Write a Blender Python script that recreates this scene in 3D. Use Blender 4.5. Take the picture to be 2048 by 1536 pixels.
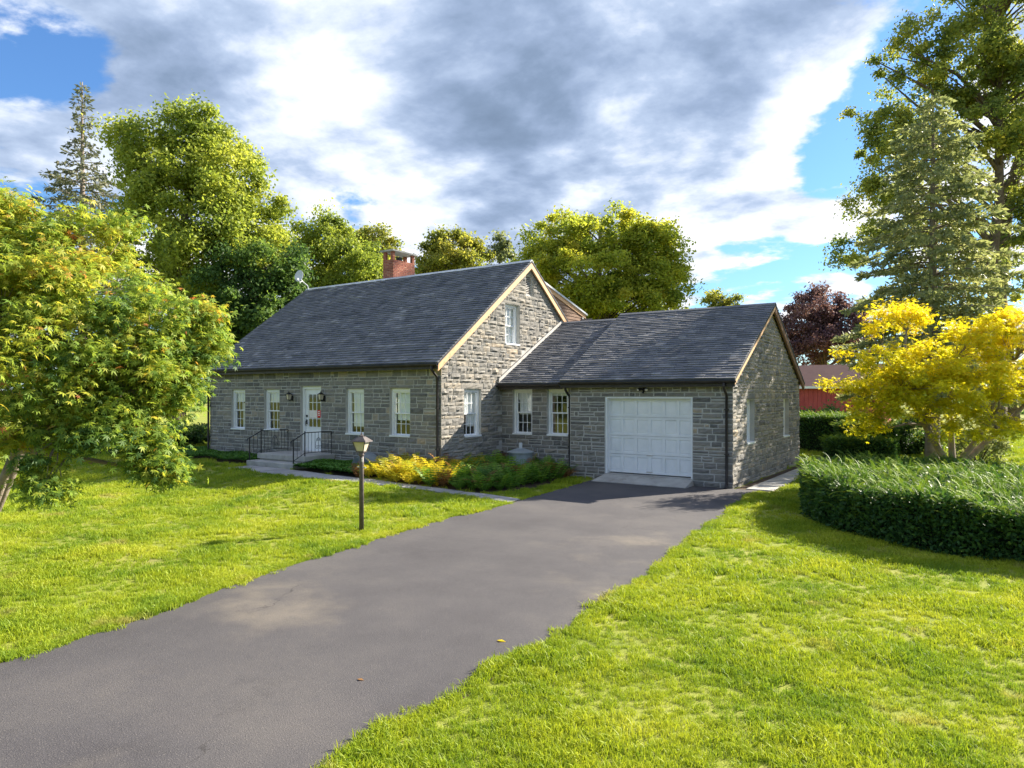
import bpy, bmesh, math, random
import numpy as np
from mathutils import Vector, Matrix
random.seed(11); rng = np.random.default_rng(11)
R = math.radians; U = random.uniform
scene = bpy.context.scene; col = scene.collection
for o in list(bpy.data.objects): bpy.data.objects.remove(o)

# ------------------------------------------------------------------ camera, sky, sun, exposure
cam = bpy.data.objects.new('camera', bpy.data.cameras.new('camera')); col.objects.link(cam)
cam.location = (0, 0, 2.5); cam.rotation_euler = (math.pi / 2, 0, R(34.1))
cam.data.sensor_width = 36; cam.data.lens = 1392 / 2048 * 36; cam.data.shift_y = 22 / 2048
cam.data.clip_end = 3000; cam.data.clip_start = .1
scene.camera = cam
scene.view_settings.view_transform = 'Standard'; scene.view_settings.look = 'None'
scene.view_settings.exposure = 1.64; scene.view_settings.gamma = 1
SUN = Vector((.75, 1.42, 1)).normalized()
sl = bpy.data.lights.new('sun', 'SUN'); sl.energy = 5.0; sl.angle = R(.5); sl.color = (1, .91, .76)
so = bpy.data.objects.new('sun', sl); col.objects.link(so)
so.rotation_euler = SUN.to_track_quat('Z', 'Y').to_euler(); so.location = (20, 40, 60)

F, HY = 1392., 790.
VV = np.array((-math.sin(R(34.1)), math.cos(R(34.1)))); RR = np.array((math.cos(R(34.1)), math.sin(R(34.1))))
def at(px, py, D):
    d = (VV + RR * (px - 1024) / F) * D
    return (float(d[0]), float(d[1]), 2.5 - (py - HY) / F * D)
def sdir(px, py):
    p = at(px, py, 1.0); return Vector((p[0], p[1], p[2] - 2.5)).normalized()

def node(nt, typ, ins=None, **kw):
    n = nt.nodes.new(typ)
    for k, v in kw.items(): setattr(n, k, v)
    for k, v in (ins or {}).items():
        s = n.inputs[k]
        if hasattr(v, 'is_output'): nt.links.new(v, s)
        else: s.default_value = v
    return n
def math_(nt, op, a, b=None, c=None, clamp=False):
    ins = {0: a}
    if b is not None: ins[1] = b
    if c is not None: ins[2] = c
    return node(nt, 'ShaderNodeMath', ins, operation=op, use_clamp=clamp).outputs[0]
def mrange(nt, v, a, b, c=0., d=1., t='SMOOTHSTEP'):
    return node(nt, 'ShaderNodeMapRange', {0: v, 1: a, 2: b, 3: c, 4: d}, interpolation_type=t).outputs[0]
def mixc(nt, f, a, b, blend='MIX'):
    return node(nt, 'ShaderNodeMix', {0: f, 6: a, 7: b}, data_type='RGBA', blend_type=blend).outputs[2]
def ramp(nt, fac, cols):
    n = node(nt, 'ShaderNodeValToRGB', {0: fac}); e = n.color_ramp.elements
    pos = [i / (len(cols) - 1) for i in range(len(cols))]
    while len(e) < len(cols): e.new(.5)
    for i, c in enumerate(cols):
        e[i].position = pos[i]; e[i].color = (*c[:3], 1)
    return n.outputs[0]

W = bpy.data.worlds.new('World'); scene.world = W; W.use_nodes = True
nt = W.node_tree; nt.nodes.clear()
sky = node(nt, 'ShaderNodeTexSky', sky_type='NISHITA', sun_disc=False, sun_elevation=math.asin(SUN.z),
           sun_rotation=math.atan2(SUN.x, SUN.y), air_density=1.3, dust_density=.4, ozone_density=2.5, altitude=100)
gen = node(nt, 'ShaderNodeTexCoord').outputs['Generated']
sp = node(nt, 'ShaderNodeSeparateXYZ', {0: gen})
zc = math_(nt, 'ADD', math_(nt, 'MAXIMUM', sp.outputs[2], 0.), .2)
pp = node(nt, 'ShaderNodeCombineXYZ', {0: math_(nt, 'DIVIDE', sp.outputs[0], zc), 1: math_(nt, 'DIVIDE', sp.outputs[1], zc)}).outputs[0]
def blob(px, py, rad, amp):
    d = sdir(px, py)
    dt = node(nt, 'ShaderNodeVectorMath', {0: gen, 1: d}, operation='DOT_PRODUCT').outputs['Value']
    return mrange(nt, dt, math.cos(R(rad)), 1., 0., amp)
def noise(nt, vec, scale, det=6., rough=.55, dist=0.):
    return node(nt, 'ShaderNodeTexNoise', {'Vector': vec, 'Scale': scale, 'Detail': det, 'Roughness': rough, 'Distortion': dist}).outputs[0]
amp = lambda v, k, c: math_(nt, 'MULTIPLY_ADD', math_(nt, 'SUBTRACT', v, .5), k, c)
off = lambda d: node(nt, 'ShaderNodeVectorMath', {0: pp, 1: d}, operation='ADD').outputs[0]
n1 = amp(noise(nt, pp, 1.75, 14., .57, .12), 2.0, .5)
n1s = amp(noise(nt, off((.075, .1, .0)), 1.75, 14., .57, .12), 2.0, .5)
cov = n1
for b in ((900, 170, 30, .22), (1350, 150, 26, .24), (330, 80, 24, .16), (1050, 330, 16, .1), (1520, 250, 12, .12), (1250, 420, 8, .08),
          (20, 270, 11, -.24), (90, 70, 15, .12), (600, 400, 8, -.22), (1740, 250, 7, -.3), (1640, 560, 14, -.14), (830, 440, 8, -.08), (1850, 40, 6, -.18)):
    cov = math_(nt, 'ADD', cov, blob(*b))
mask = mrange(nt, cov, .44, .58)
n3 = amp(noise(nt, off((.3, .2, .4)), .95, 5., .5, .3), 2.2, 0.)
relief = math_(nt, 'MULTIPLY', math_(nt, 'SUBTRACT', n1s, n1), 2.4)
dk = math_(nt, 'ADD', math_(nt, 'MULTIPLY_ADD', math_(nt, 'SUBTRACT', cov, .5), .6, .22), math_(nt, 'ADD', relief, n3))
for b in ((1150, 290, 16, .25), (420, 150, 15, .25), (1600, 110, 12, .3), (900, 200, 12, .12), (1250, 430, 9, -.2), (1640, 260, 8, -.2), (640, 60, 8, -.2), (1740, 90, 8, -.2)):
    dk = math_(nt, 'ADD', dk, blob(*b))
dark = mrange(nt, dk, .0, 1.75, t='LINEAR')
ccol = ramp(nt, dark, [(4.9, 5.0, 5.2), (3.5, 3.85, 4.5), (2.15, 2.65, 3.55), (1.5, 1.95, 2.8), (1.1, 1.5, 2.2), (.9, 1.25, 1.85)])
skyc = mixc(nt, 1., sky.outputs[0], (.38, .56, .8, 1), 'MULTIPLY')
bg = node(nt, 'ShaderNodeBackground', {0: mixc(nt, mask, skyc, ccol), 1: .082})
node(nt, 'ShaderNodeOutputWorld', {0: bg.outputs[0]})

# ------------------------------------------------------------------ materials
MATS = {}
def newmat(name):
    m = bpy.data.materials.new(name); m.use_nodes = True; MATS[name] = m
    nt = m.node_tree; nt.nodes.clear(); return m, nt
def pmat(name, cols, rough=.8, tone=False, nscale=4., nmix=.35, ndet=5., bump=0., bscale=40., metallic=0., spec=.3, stain=None):
    m, nt = newmat(name)
    pos = node(nt, 'ShaderNodeNewGeometry').outputs['Position']
    nz = mrange(nt, noise(nt, pos, nscale, ndet, .6), .3, .7, t='LINEAR')
    fac = nz
    if tone:
        a = node(nt, 'ShaderNodeAttribute', attribute_name='tone').outputs['Fac']
        fac = math_(nt, 'ADD', math_(nt, 'MULTIPLY', a, 1 - nmix), math_(nt, 'MULTIPLY', nz, nmix))
    c = ramp(nt, fac, cols)
    if stain:
        s = mrange(nt, noise(nt, pos, stain[0], 5., .6), stain[1], stain[1] + .15)
        c = mixc(nt, math_(nt, 'MULTIPLY', s, stain[3]), c, (*stain[2], 1))
    p = node(nt, 'ShaderNodeBsdfPrincipled', {'Base Color': c, 'Roughness': rough, 'Metallic': metallic, 'Specular IOR Level': spec})
    if bump:
        b = node(nt, 'ShaderNodeBump', {'Strength': bump, 'Distance': .02, 'Height': noise(nt, pos, bscale, 4., .6)})
        nt.links.new(b.outputs[0], p.inputs['Normal'])
    node(nt, 'ShaderNodeOutputMaterial', {0: p.outputs[0]})
    return m
def lmat(name, cols, trans=.35, rough=.5, patch=0., pscale=.5, pcol=None):
    m, nt = newmat(name)
    a = node(nt, 'ShaderNodeAttribute', attribute_name='tone').outputs['Fac']
    pos = node(nt, 'ShaderNodeNewGeometry').outputs['Position']
    if patch:
        nz = mrange(nt, noise(nt, pos, pscale, 4., .6), .3, .7, t='LINEAR')
        a = math_(nt, 'ADD', math_(nt, 'MULTIPLY', a, 1 - patch), math_(nt, 'MULTIPLY', nz, patch))
    c = ramp(nt, a, cols)
    if pcol:
        s = mrange(nt, noise(nt, pos, 1.1, 3., .6), .6, .72)
        c = mixc(nt, math_(nt, 'MULTIPLY', s, .6), c, (*pcol, 1))
    p = node(nt, 'ShaderNodeBsdfPrincipled', {'Base Color': c, 'Roughness': rough, 'Specular IOR Level': .2})
    t = node(nt, 'ShaderNodeBsdfTranslucent', {0: mixc(nt, 1., c, (1.25, 1.2, .8, 1), 'MULTIPLY')})
    mx = node(nt, 'ShaderNodeMixShader', {0: trans, 1: p.outputs[0], 2: t.outputs[0]})
    node(nt, 'ShaderNodeOutputMaterial', {0: mx.outputs[0]})
    return m
pmat('stone', [(.1, .098, .096), (.172, .166, .156), (.24, .226, .202), (.31, .275, .225), (.45, .34, .22)], .9, True, 9., .28, 6., .5, 60.)
pmat('mortar', [(.36, .355, .335), (.5, .49, .46)], .95, False, 3., bump=.3, bscale=90.)
pmat('shingle', [(.055, .06, .07), (.12, .125, .142), (.19, .19, .2), (.38, .375, .375)], .85, True, 1.3, .4, 6., .4, 70.)
pmat('roof_base', [(.05, .055, .065), (.07, .075, .085)], .9)
pmat('ridge_metal', [(.4, .42, .44), (.6, .62, .64)], .45, metallic=.2)
pmat('cedar', [(.5, .27, .13), (.66, .42, .24), (.58, .35, .18)], .6, nscale=6.)
pmat('old_board', [(.16, .09, .06), (.3, .19, .13)], .8, nscale=8., tone=True, nmix=.5)
pmat('trim_grey', [(.4, .37, .34), (.52, .5, .47)], .7)
pmat('gutter', [(.022, .018, .018), (.05, .042, .04)], .45, nscale=5.)
pmat('white_paint', [(.74, .76, .77), (.84, .85, .86)], .5, nscale=2.5, stain=(1.2, .56, (.6, .62, .62), .35))
pmat('curtain', [(.76, .76, .74), (.86, .86, .85)], .9, nscale=3.)
pmat('shade_cloth', [(.8, .82, .76), (.86, .87, .83)], .9, nscale=2.)
pmat('iron', [(.012, .012, .014), (.03, .03, .032)], .5)
pmat('brick', [(.2, .06, .045), (.36, .13, .085), (.46, .22, .15)], .9, True, 10., .3, 5., .4, 60.)
pmat('concrete', [(.3, .29, .27), (.46, .45, .42)], .9, nscale=2.2, bump=.25, bscale=80., stain=(3., .55, (.24, .22, .19), .5))
pmat('flagstone', [(.24, .23, .23), (.34, .33, .32), (.42, .39, .35)], .9, True, 3., .5, 5., .4, 30.)
m, nt_ = newmat('asphalt')
pos_ = node(nt_, 'ShaderNodeNewGeometry').outputs['Position']
c_ = ramp(nt_, mrange(nt_, noise(nt_, pos_, .5, 9., .62), .3, .7, t='LINEAR'), [(.05, .047, .052), (.07, .066, .07), (.098, .09, .088)])
c_ = mixc(nt_, math_(nt_, 'MULTIPLY', mrange(nt_, noise(nt_, pos_, .33, 5., .6), .55, .72), .7), c_, (.18, .155, .125, 1))
c_ = mixc(nt_, math_(nt_, 'MULTIPLY', mrange(nt_, noise(nt_, pos_, 1.7, 6., .65), .56, .7), .45), c_, (.05, .047, .05, 1))
grain = noise(nt_, pos_, 95., 3., .7)
c_ = mixc(nt_, mrange(nt_, grain, .55, .75, 0., .75), c_, (.25, .22, .2, 1)); c_ = mixc(nt_, mrange(nt_, grain, .45, .3, 0., .8), c_, (.02, .019, .02, 1))
crk = node(nt_, 'ShaderNodeTexVoronoi', {'Vector': node(nt_, 'ShaderNodeVectorMath', {0: pos_, 1: node(nt_, 'ShaderNodeTexNoise', {'Vector': pos_, 'Scale': 1.6, 'Detail': 6.}).outputs[1]}, operation='ADD').outputs[0], 'Scale': .55}, feature='DISTANCE_TO_EDGE').outputs[0]
crm = math_(nt_, 'MULTIPLY', mrange(nt_, crk, .0, .006, .7, 0.), mrange(nt_, noise(nt_, pos_, .6, 3., .5), .56, .64))
c_ = mixc(nt_, crm, c_, (.02, .018, .017, 1))
p_ = node(nt_, 'ShaderNodeBsdfPrincipled', {'Base Color': c_, 'Roughness': .85, 'Specular IOR Level': .3})
b_ = node(nt_, 'ShaderNodeBump', {'Strength': .6, 'Distance': .01, 'Height': grain}); nt_.links.new(b_.outputs[0], p_.inputs['Normal']); node(nt_, 'ShaderNodeOutputMaterial', {0: p_.outputs[0]})
pmat('soil', [(.05, .035, .022), (.1, .07, .045)], 1., nscale=6., bump=.6, bscale=30.)
pmat('lawn', [(.13, .17, .02), (.21, .24, .03), (.28, .28, .06)], 1., nscale=1.2, ndet=8., bump=.8, bscale=50., stain=(.8, .6, (.3, .24, .1), .5))
pmat('bark', [(.07, .05, .035), (.17, .13, .1)], .95, nscale=5., bump=.8, bscale=25.)
pmat('bark_grey', [(.16, .13, .11), (.32, .27, .22)], .95, nscale=4., bump=.6, bscale=25.)
pmat('galvanised', [(.22, .26, .28), (.34, .38, .4)], .5, nscale=3., metallic=.25)
pmat('lamp_metal', [(.07, .06, .058), (.15, .125, .12)], .5, nscale=12.)
pmat('lamp_glass', [(.5, .44, .33), (.66, .6, .46)], .25, nscale=5.)
pmat('dish_grey', [(.5, .52, .54), (.62, .64, .66)], .4)
pmat('barn_red', [(.4, .07, .065), (.5, .1, .09)], .8, nscale=1.5)
pmat('barn_roof', [(.1, .05, .05), (.17, .09, .08)], .9, nscale=1.5, tone=True, nmix=.5)
pmat('paper', [(.75, .68, .6), (.8, .74, .68)], .8)
pmat('red_print', [(.6, .03, .04), (.66, .05, .05)], .7)
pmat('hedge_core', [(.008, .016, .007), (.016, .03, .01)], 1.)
m, nt_ = newmat('pane')
ge = node(nt_, 'ShaderNodeNewGeometry'); cs_ = math_(nt_, 'ABSOLUTE', node(nt_, 'ShaderNodeVectorMath', {0: ge.outputs['Incoming'], 1: ge.outputs['Normal']}, operation='DOT_PRODUCT').outputs['Value'])
fr = math_(nt_, 'MULTIPLY_ADD', math_(nt_, 'POWER', math_(nt_, 'SUBTRACT', 1., cs_), 5.), .92, .06)
mx = node(nt_, 'ShaderNodeMixShader', {0: math_(nt_, 'MULTIPLY_ADD', fr, 1.15, .02, True), 1: node(nt_, 'ShaderNodeBsdfTransparent', {0: (.93, .96, .96, 1)}).outputs[0],
          2: node(nt_, 'ShaderNodeBsdfGlossy', {0: (1, 1, 1, 1), 'Roughness': .03}).outputs[0]})
node(nt_, 'ShaderNodeOutputMaterial', {0: mx.outputs[0]})
lmat('leaf_ash', [(.08, .13, .03), (.19, .26, .05), (.32, .38, .065), (.45, .48, .09)], .55)
lmat('leaf_dense', [(.04, .085, .03), (.085, .16, .045), (.17, .26, .06), (.28, .35, .07)], .5)
lmat('leaf_autumn', [(.13, .19, .035), (.27, .34, .05), (.42, .45, .06), (.56, .5, .07)], .65)
lmat('leaf_olive', [(.11, .15, .035), (.22, .26, .055), (.34, .34, .07), (.46, .4, .09)], .6)
lmat('leaf_maple', [(.08, .16, .045), (.18, .29, .05), (.32, .41, .06), (.46, .48, .065), (.54, .4, .065), (.56, .18, .08)], .5)
lmat('leaf_yellow', [(.28, .33, .03), (.55, .54, .02), (.74, .66, .02), (.8, .6, .03)], .55)
lmat('leaf_purple', [(.07, .045, .065), (.14, .085, .11), (.23, .13, .15), (.34, .2, .19)], .4)
lmat('leaf_oak', [(.09, .14, .05), (.19, .25, .07), (.33, .36, .075), (.5, .43, .07)], .55)
lmat('needle_grey', [(.11, .14, .07), (.21, .25, .12), (.32, .35, .17), (.42, .41, .22)], .45)
lmat('needle_spruce', [(.07, .09, .06), (.13, .15, .1), (.2, .21, .14), (.27, .25, .18)], .3)
lmat('needle_yew', [(.02, .06, .02), (.045, .11, .03), (.09, .18, .03), (.17, .26, .035)], .3)
lmat('sprig_yew', [(.04, .09, .015), (.09, .17, .022), (.17, .26, .03), (.25, .33, .04)], .35)
lmat('leaf_ground', [(.03, .09, .02), (.07, .18, .03), (.13, .28, .04)], .35)
lmat('fern_green', [(.05, .12, .02), (.1, .22, .03), (.2, .32, .04)], .4)
lmat('fern_yellow', [(.26, .3, .03), (.55, .5, .04), (.66, .48, .05)], .45)
lmat('fern_brown', [(.09, .05, .025), (.2, .1, .04), (.3, .16, .06)], .3)
lmat('grass_blade', [(.07, .16, .025), (.2, .3, .022), (.36, .42, .03), (.5, .5, .07)], .38, .5, .6, .75, (.42, .35, .15))

# ------------------------------------------------------------------ mesh helpers
ORIG = {}
def link(name, me, parent=None, mat=None, kind=None):
    o = bpy.data.objects.new(name, me); col.objects.link(o)
    if mat and me is not None and not me.materials: me.materials.append(MATS[mat])
    if parent is not None:
        o.parent = parent
        o.matrix_parent_inverse = Matrix.Translation(-ORIG.get(parent.name, Vector((0, 0, 0))))
    if kind: o['kind'] = kind
    return o
def tag(o, label, cat, group=None):
    o['label'] = label; o['category'] = cat
    if group: o['group'] = group
    return o
def thing(name, loc, label, cat, group=None):
    o = bpy.data.objects.new(name, None); col.objects.link(o); o.location = loc; o.empty_display_size = .2
    ORIG[o.name] = Vector(loc); return tag(o, label, cat, group)
def npmesh(name, V, Fc, mat=None, tone=None, smooth=False):
    V = np.asarray(V, np.float32).reshape(-1, 3); Fc = np.asarray(Fc, np.int32)
    k = Fc.shape[1]; me = bpy.data.meshes.new(name)
    me.vertices.add(len(V)); me.vertices.foreach_set('co', V.ravel())
    me.loops.add(Fc.size); me.loops.foreach_set('vertex_index', Fc.ravel())
    me.polygons.add(len(Fc)); me.polygons.foreach_set('loop_start', np.arange(0, Fc.size, k, dtype=np.int32))
    if tone is not None:
        a = me.attributes.new('tone', 'FLOAT', 'POINT'); a.data.foreach_set('value', np.asarray(tone, np.float32))
    me.update(calc_edges=True)
    if mat: me.materials.append(MATS[mat])
    return me
class MB:
    def __init__(s): s.v = []; s.f = []; s.t = []
    def add(s, vs, fs, tone=.5):
        b = len(s.v); s.v += [tuple(p) for p in vs]; s.f += [tuple(i + b for i in q) for q in fs]; s.t += [tone] * len(vs); return s
    def hexa(s, p, tone=.5): return s.add(p, [(0, 3, 2, 1), (4, 5, 6, 7), (0, 1, 5, 4), (1, 2, 6, 5), (2, 3, 7, 6), (3, 0, 4, 7)], tone)
    def box(s, x0, x1, y0, y1, z0, z1, tone=.5, M=None):
        p = [(x0, y0, z0), (x1, y0, z0), (x1, y1, z0), (x0, y1, z0), (x0, y0, z1), (x1, y0, z1), (x1, y1, z1), (x0, y1, z1)]
        if M: p = [M(*q) for q in p]
        return s.hexa(p, tone)
    def tube(s, pts, rad, sides=6, cap=True, tone=.5):
        pts = [Vector(p) for p in pts]; n = len(pts)
        if not hasattr(rad, '__len__'): rad = [rad] * n
        rings = []; prev = None
        for i, p in enumerate(pts):
            d = (pts[min(i + 1, n - 1)] - pts[max(i - 1, 0)])
            d = d.normalized() if d.length > 1e-6 else Vector((0, 0, 1))
            a = prev if prev is not None else (Vector((1, 0, 0)) if abs(d.x) < .8 else Vector((0, 1, 0)))
            a = (a - d * a.dot(d)).normalized(); prev = a; b = d.cross(a)
            rings += [p + (a * math.cos(2 * math.pi * k / sides) + b * math.sin(2 * math.pi * k / sides)) * rad[i] for k in range(sides)]
        fs = []
        for i in range(n - 1):
            for k in range(sides):
                k2 = (k + 1) % sides; fs.append((i * sides + k, i * sides + k2, (i + 1) * sides + k2, (i + 1) * sides + k))
        if cap: fs += [tuple(range(sides))[::-1], tuple((n - 1) * sides + k for k in range(sides))]
        return s.add(rings, fs, tone)
    def mesh(s, name, mat, bevel=0., smooth=False):
        me = bpy.data.meshes.new(name); me.from_pydata(s.v, [], s.f)
        a = me.attributes.new('tone', 'FLOAT', 'POINT'); a.data.foreach_set('value', np.array(s.t, np.float32))
        bm = bmesh.new(); bm.from_mesh(me)
        bmesh.ops.recalc_face_normals(bm, faces=bm.faces)
        if bevel: bmesh.ops.bevel(bm, geom=list(bm.edges), offset=bevel, segments=1, affect='EDGES', profile=.5)
        if smooth:
            for f in bm.faces: f.smooth = True
        bm.to_mesh(me); bm.free(); me.materials.append(MATS[mat]); return me
    def build(s, name, mat, parent=None, kind=None, bevel=0., smooth=False):
        return link(name, s.mesh(name, mat, bevel, smooth), parent, kind=kind)
def ss(t): t = max(0., min(1., t)); return t * t * (3 - 2 * t)
def g(x, y): return .2 * ss((y - 9) / 3.5) * ss((-x - 10.5) / 3.5)
def inpoly(x, y, P):
    x = np.asarray(x); y = np.asarray(y); r = np.zeros(x.shape, bool); n = len(P)
    for i in range(n):
        x1, y1 = P[i]; x2, y2 = P[(i + 1) % n]
        if y1 == y2: continue
        c = ((y1 > y) != (y2 > y)) & (x < (x2 - x1) * (y - y1) / (y2 - y1) + x1); r ^= c
    return r

# ------------------------------------------------------------------ ground, driveway, paths
def axis(lo, hi, c0, c1, fine):
    a = list(np.arange(c0, c1 + fine / 2, fine)); s = fine; x = c1
    while x < hi: s *= 1.35; x += s; a.append(x)
    s = fine; x = c0
    while x > lo: s *= 1.35; x -= s; a.insert(0, x)
    return np.array(a)
gx = axis(-900, 900, -30, 8, .5); gy = axis(-400, 1500, -2, 30, .5)
V = [(x, y, g(x, y) + (0 if y < 16 else .0)) for y in gy for x in gx]; nx = len(gx)
Fq = [(j * nx + i, j * nx + i + 1, (j + 1) * nx + i + 1, (j + 1) * nx + i) for j in range(len(gy) - 1) for i in range(nx - 1)]
link('lawn', npmesh('lawn', V, Fq, 'lawn'), kind='structure')
def wob(pts, step, amp, seed):
    r = random.Random(seed); out = []
    for (x0, y0), (x1, y1) in zip(pts, pts[1:]):
        L = math.hypot(x1 - x0, y1 - y0); n = max(1, int(L / step))
        for k in range(n):
            t = k / n; out.append((x0 + (x1 - x0) * t + r.uniform(-amp, amp), y0 + (y1 - y0) * t + r.uniform(-amp, amp) * .4))
    out.append(pts[-1]); return out
DL = wob([(-7.3, -3), (-7.61, 2.7), (-7.64, 3.32), (-7.8, 4.06), (-8.01, 4.96), (-8.32, 6.04), (-8.47, 7.04), (-8.6, 7.96), (-8.81, 9.37), (-9.01, 11.05), (-8.97, 12.2), (-9.01, 13.18)], .22, .035, 1)
DT = [(-9.08, 13.86), (-9.2, 15.32), (-9.47, 17.9), (-9.55, 18.58), (-5.5, 18.58), (-4.85, 18.58)]
DR = wob([(-4.81, 18.4), (-4.7, 16.83), (-4.36, 13.86), (-4.12, 11.22), (-3.83, 9.08), (-3.76, 7.96), (-3.63, 6.58), (-3.61, 5.96), (-3.69, 4.94), (-3.66, 4.3), (-3.72, 3.62), (-3.6, 3.2), (-3.4, -3)], .2, .035, 2)
DRIVE = DL + DT + DR
def sheet(name, P, z, mat, kind='structure', parent=None, thick=0.):
    bm = bmesh.new(); vs = [bm.verts.new((x, y, g(x, y) + z)) for x, y in P]
    f = bm.faces.new(vs); bmesh.ops.recalc_face_normals(bm, faces=[f])
    if f.normal.z < 0: f.normal_flip()
    if thick:
        e = bmesh.ops.extrude_face_region(bm, geom=[f]); 
        bmesh.ops.translate(bm, verts=[v for v in e['geom'] if isinstance(v, bmesh.types.BMVert)], vec=(0, 0, thick))
        bmesh.ops.recalc_face_normals(bm, faces=bm.faces)
    bmesh.ops.triangulate(bm, faces=[q for q in bm.faces if len(q.verts) > 4])
    me = bpy.data.meshes.new(name); bm.to_mesh(me); bm.free(); me.materials.append(MATS[mat])
    return link(name, me, parent, kind=kind)
EDGE = [(x - .07, y) for x, y in wob(DL[::3] + [DL[-1]], .15, .04, 5)] + DT + [(x + .09, y) for x, y in wob(DR[::3] + [DR[-1]], .15, .05, 6)]
sheet('drive_edge', EDGE, .005, 'soil')
sheet('driveway', DRIVE, -.02, 'asphalt', thick=.032)
WF = [(-19.6, 13.0), (-17.5, 12.85), (-15.49, 12.68), (-13.42, 12.8), (-11.93, 13.4), (-10.62, 13.62), (-9.09, 13.3)]
WB = [(-19.6, 13.92), (-17.4, 13.88), (-14.9, 13.5), (-13.04, 13.49), (-11.7, 13.94), (-10.52, 14.15), (-9.1, 13.86)]
def along(P, t):
    d = [0]
    for a, b in zip(P, P[1:]): d.append(d[-1] + math.dist(a, b))
    s = t * d[-1]
    for i in range(len(P) - 1):
        if s <= d[i + 1] or i == len(P) - 2:
            k = (s - d[i]) / (d[i + 1] - d[i]); return (P[i][0] + (P[i + 1][0] - P[i][0]) * k, P[i][1] + (P[i + 1][1] - P[i][1]) * k)
walk = sheet('walkway', WF + WB[::-1], .008, 'soil')
ts = [0]
while ts[-1] < .96: ts.append(min(1, ts[-1] + U(.06, .1)))
ts[-1] = 1
def slab(parent, quad, top, tone, mat='flagstone', name='flagstone', th=.035):
    m = MB(); c = (sum(p[0] for p in quad) / 4, sum(p[1] for p in quad) / 4)
    q = [(c[0] + (x - c[0]) * .97, c[1] + (y - c[1]) * .955) for x, y in quad]
    m.hexa([(x, y, g(x, y) + top - th) for x, y in q] + [(x, y, g(x, y) + top) for x, y in q], tone)
    return m.build(name, mat, parent, bevel=.006)
for a, b in zip(ts, ts[1:]):
    f0, f1, b0, b1 = along(WF, a), along(WF, b), along(WB, a), along(WB, b)
    k = U(.4, .6); top = .022 + U(-.004, .006)
    if random.random() < .45:
        m0 = tuple(f0[i] + (b0[i] - f0[i]) * k for i in (0, 1)); m1 = tuple(f1[i] + (b1[i] - f1[i]) * k for i in (0, 1))
        slab(walk, [f0, f1, m1, m0], top, random.random()); slab(walk, [m0, m1, b1, b0], top + .004, random.random())
    else: slab(walk, [f0, f1, b1, b0], top, random.random())
side = sheet('side_path', [(-5.45, 18.62), (-4.5, 18.62), (-4.55, 24), (-4.7, 31), (-5.45, 31)], .006, 'soil')
ys = [18.66]
while ys[-1] < 30: ys.append(ys[-1] + 1.25)
for i, (a, b) in enumerate(zip(ys, ys[1:])):
    slab(side, [(-5.2, a), (-4.5, a), (-4.55, b), (-5.2, b)], .03, .4, 'concrete', 'path_slab', .04)
SIDE = [(-5.5, 18.4), (-4.45, 18.4), (-4.6, 31), (-5.5, 31)]
BED1 = [(-14.3, 13.52), (-13.0, 13.55), (-11.7, 14.0), (-10.6, 14.2), (-10.1, 14.8), (-9.95, 16.4), (-10.3, 17.9), (-10.4, 18.7), (-13.1, 18.7), (-13.1, 15.6), (-14.3, 15.6)]
BED2 = [(-17.55, 15.6), (-17.55, 13.92), (-14.9, 13.55), (-14.3, 13.52), (-14.3, 15.6)]
BED3 = [(-26.6, 17.0), (-26.8, 14.6), (-25, 14.0), (-22, 14.15), (-20.05, 14.0), (-20.05, 15.6), (-24.7, 15.6), (-24.7, 17)]
for P in (BED1, BED2, BED3): sheet('garden_bed', P, .005, 'soil')

# ------------------------------------------------------------------ the house
HB = Vector((-13.1, 15.65, 0))
house = thing('stone_house', HB, 'grey stone cottage with dark shingle roof, brick chimney and attached white-door garage wing', 'house')
Mf = lambda Y: (lambda u, n, z: (u, Y - n, z))       # wall facing -Y
Mr = lambda X: (lambda u, n, z: (X + n, u, z))       # wall facing +X
Mb_ = lambda Y: (lambda u, n, z: (u, Y + n, z))
Ml = lambda X: (lambda u, n, z: (X - n, u, z))
XL, XG, X1, X2 = -24.6, -13.1, -10.45, -5.52          # left end, main gable, garage left, garage right
YF, YK, YS, YR = 15.65, 18.75, 18.6, 26.69            # main front, link front, garage front, garage rear
YM, YB = 20.4, 25.15
def mroof(y): return 7.17 - .7396 * abs(y - YM)
YGR = 22.645
def groof(y): return 5.36 - .563 * abs(y - YGR)
def clip(poly, a, b, c):                              # keep a*u+b*z<=c
    out = []
    for i in range(len(poly)):
        p, q = poly[i], poly[(i + 1) % len(poly)]; dp = a * p[0] + b * p[1] - c; dq = a * q[0] + b * q[1] - c
        if dp <= 0: out.append(p)
        if (dp < 0 < dq) or (dq < 0 < dp):
            t = dp / (dp - dq); out.append((p[0] + (q[0] - p[0]) * t, p[1] + (q[1] - p[1]) * t))
    return out
STONES = []
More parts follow.
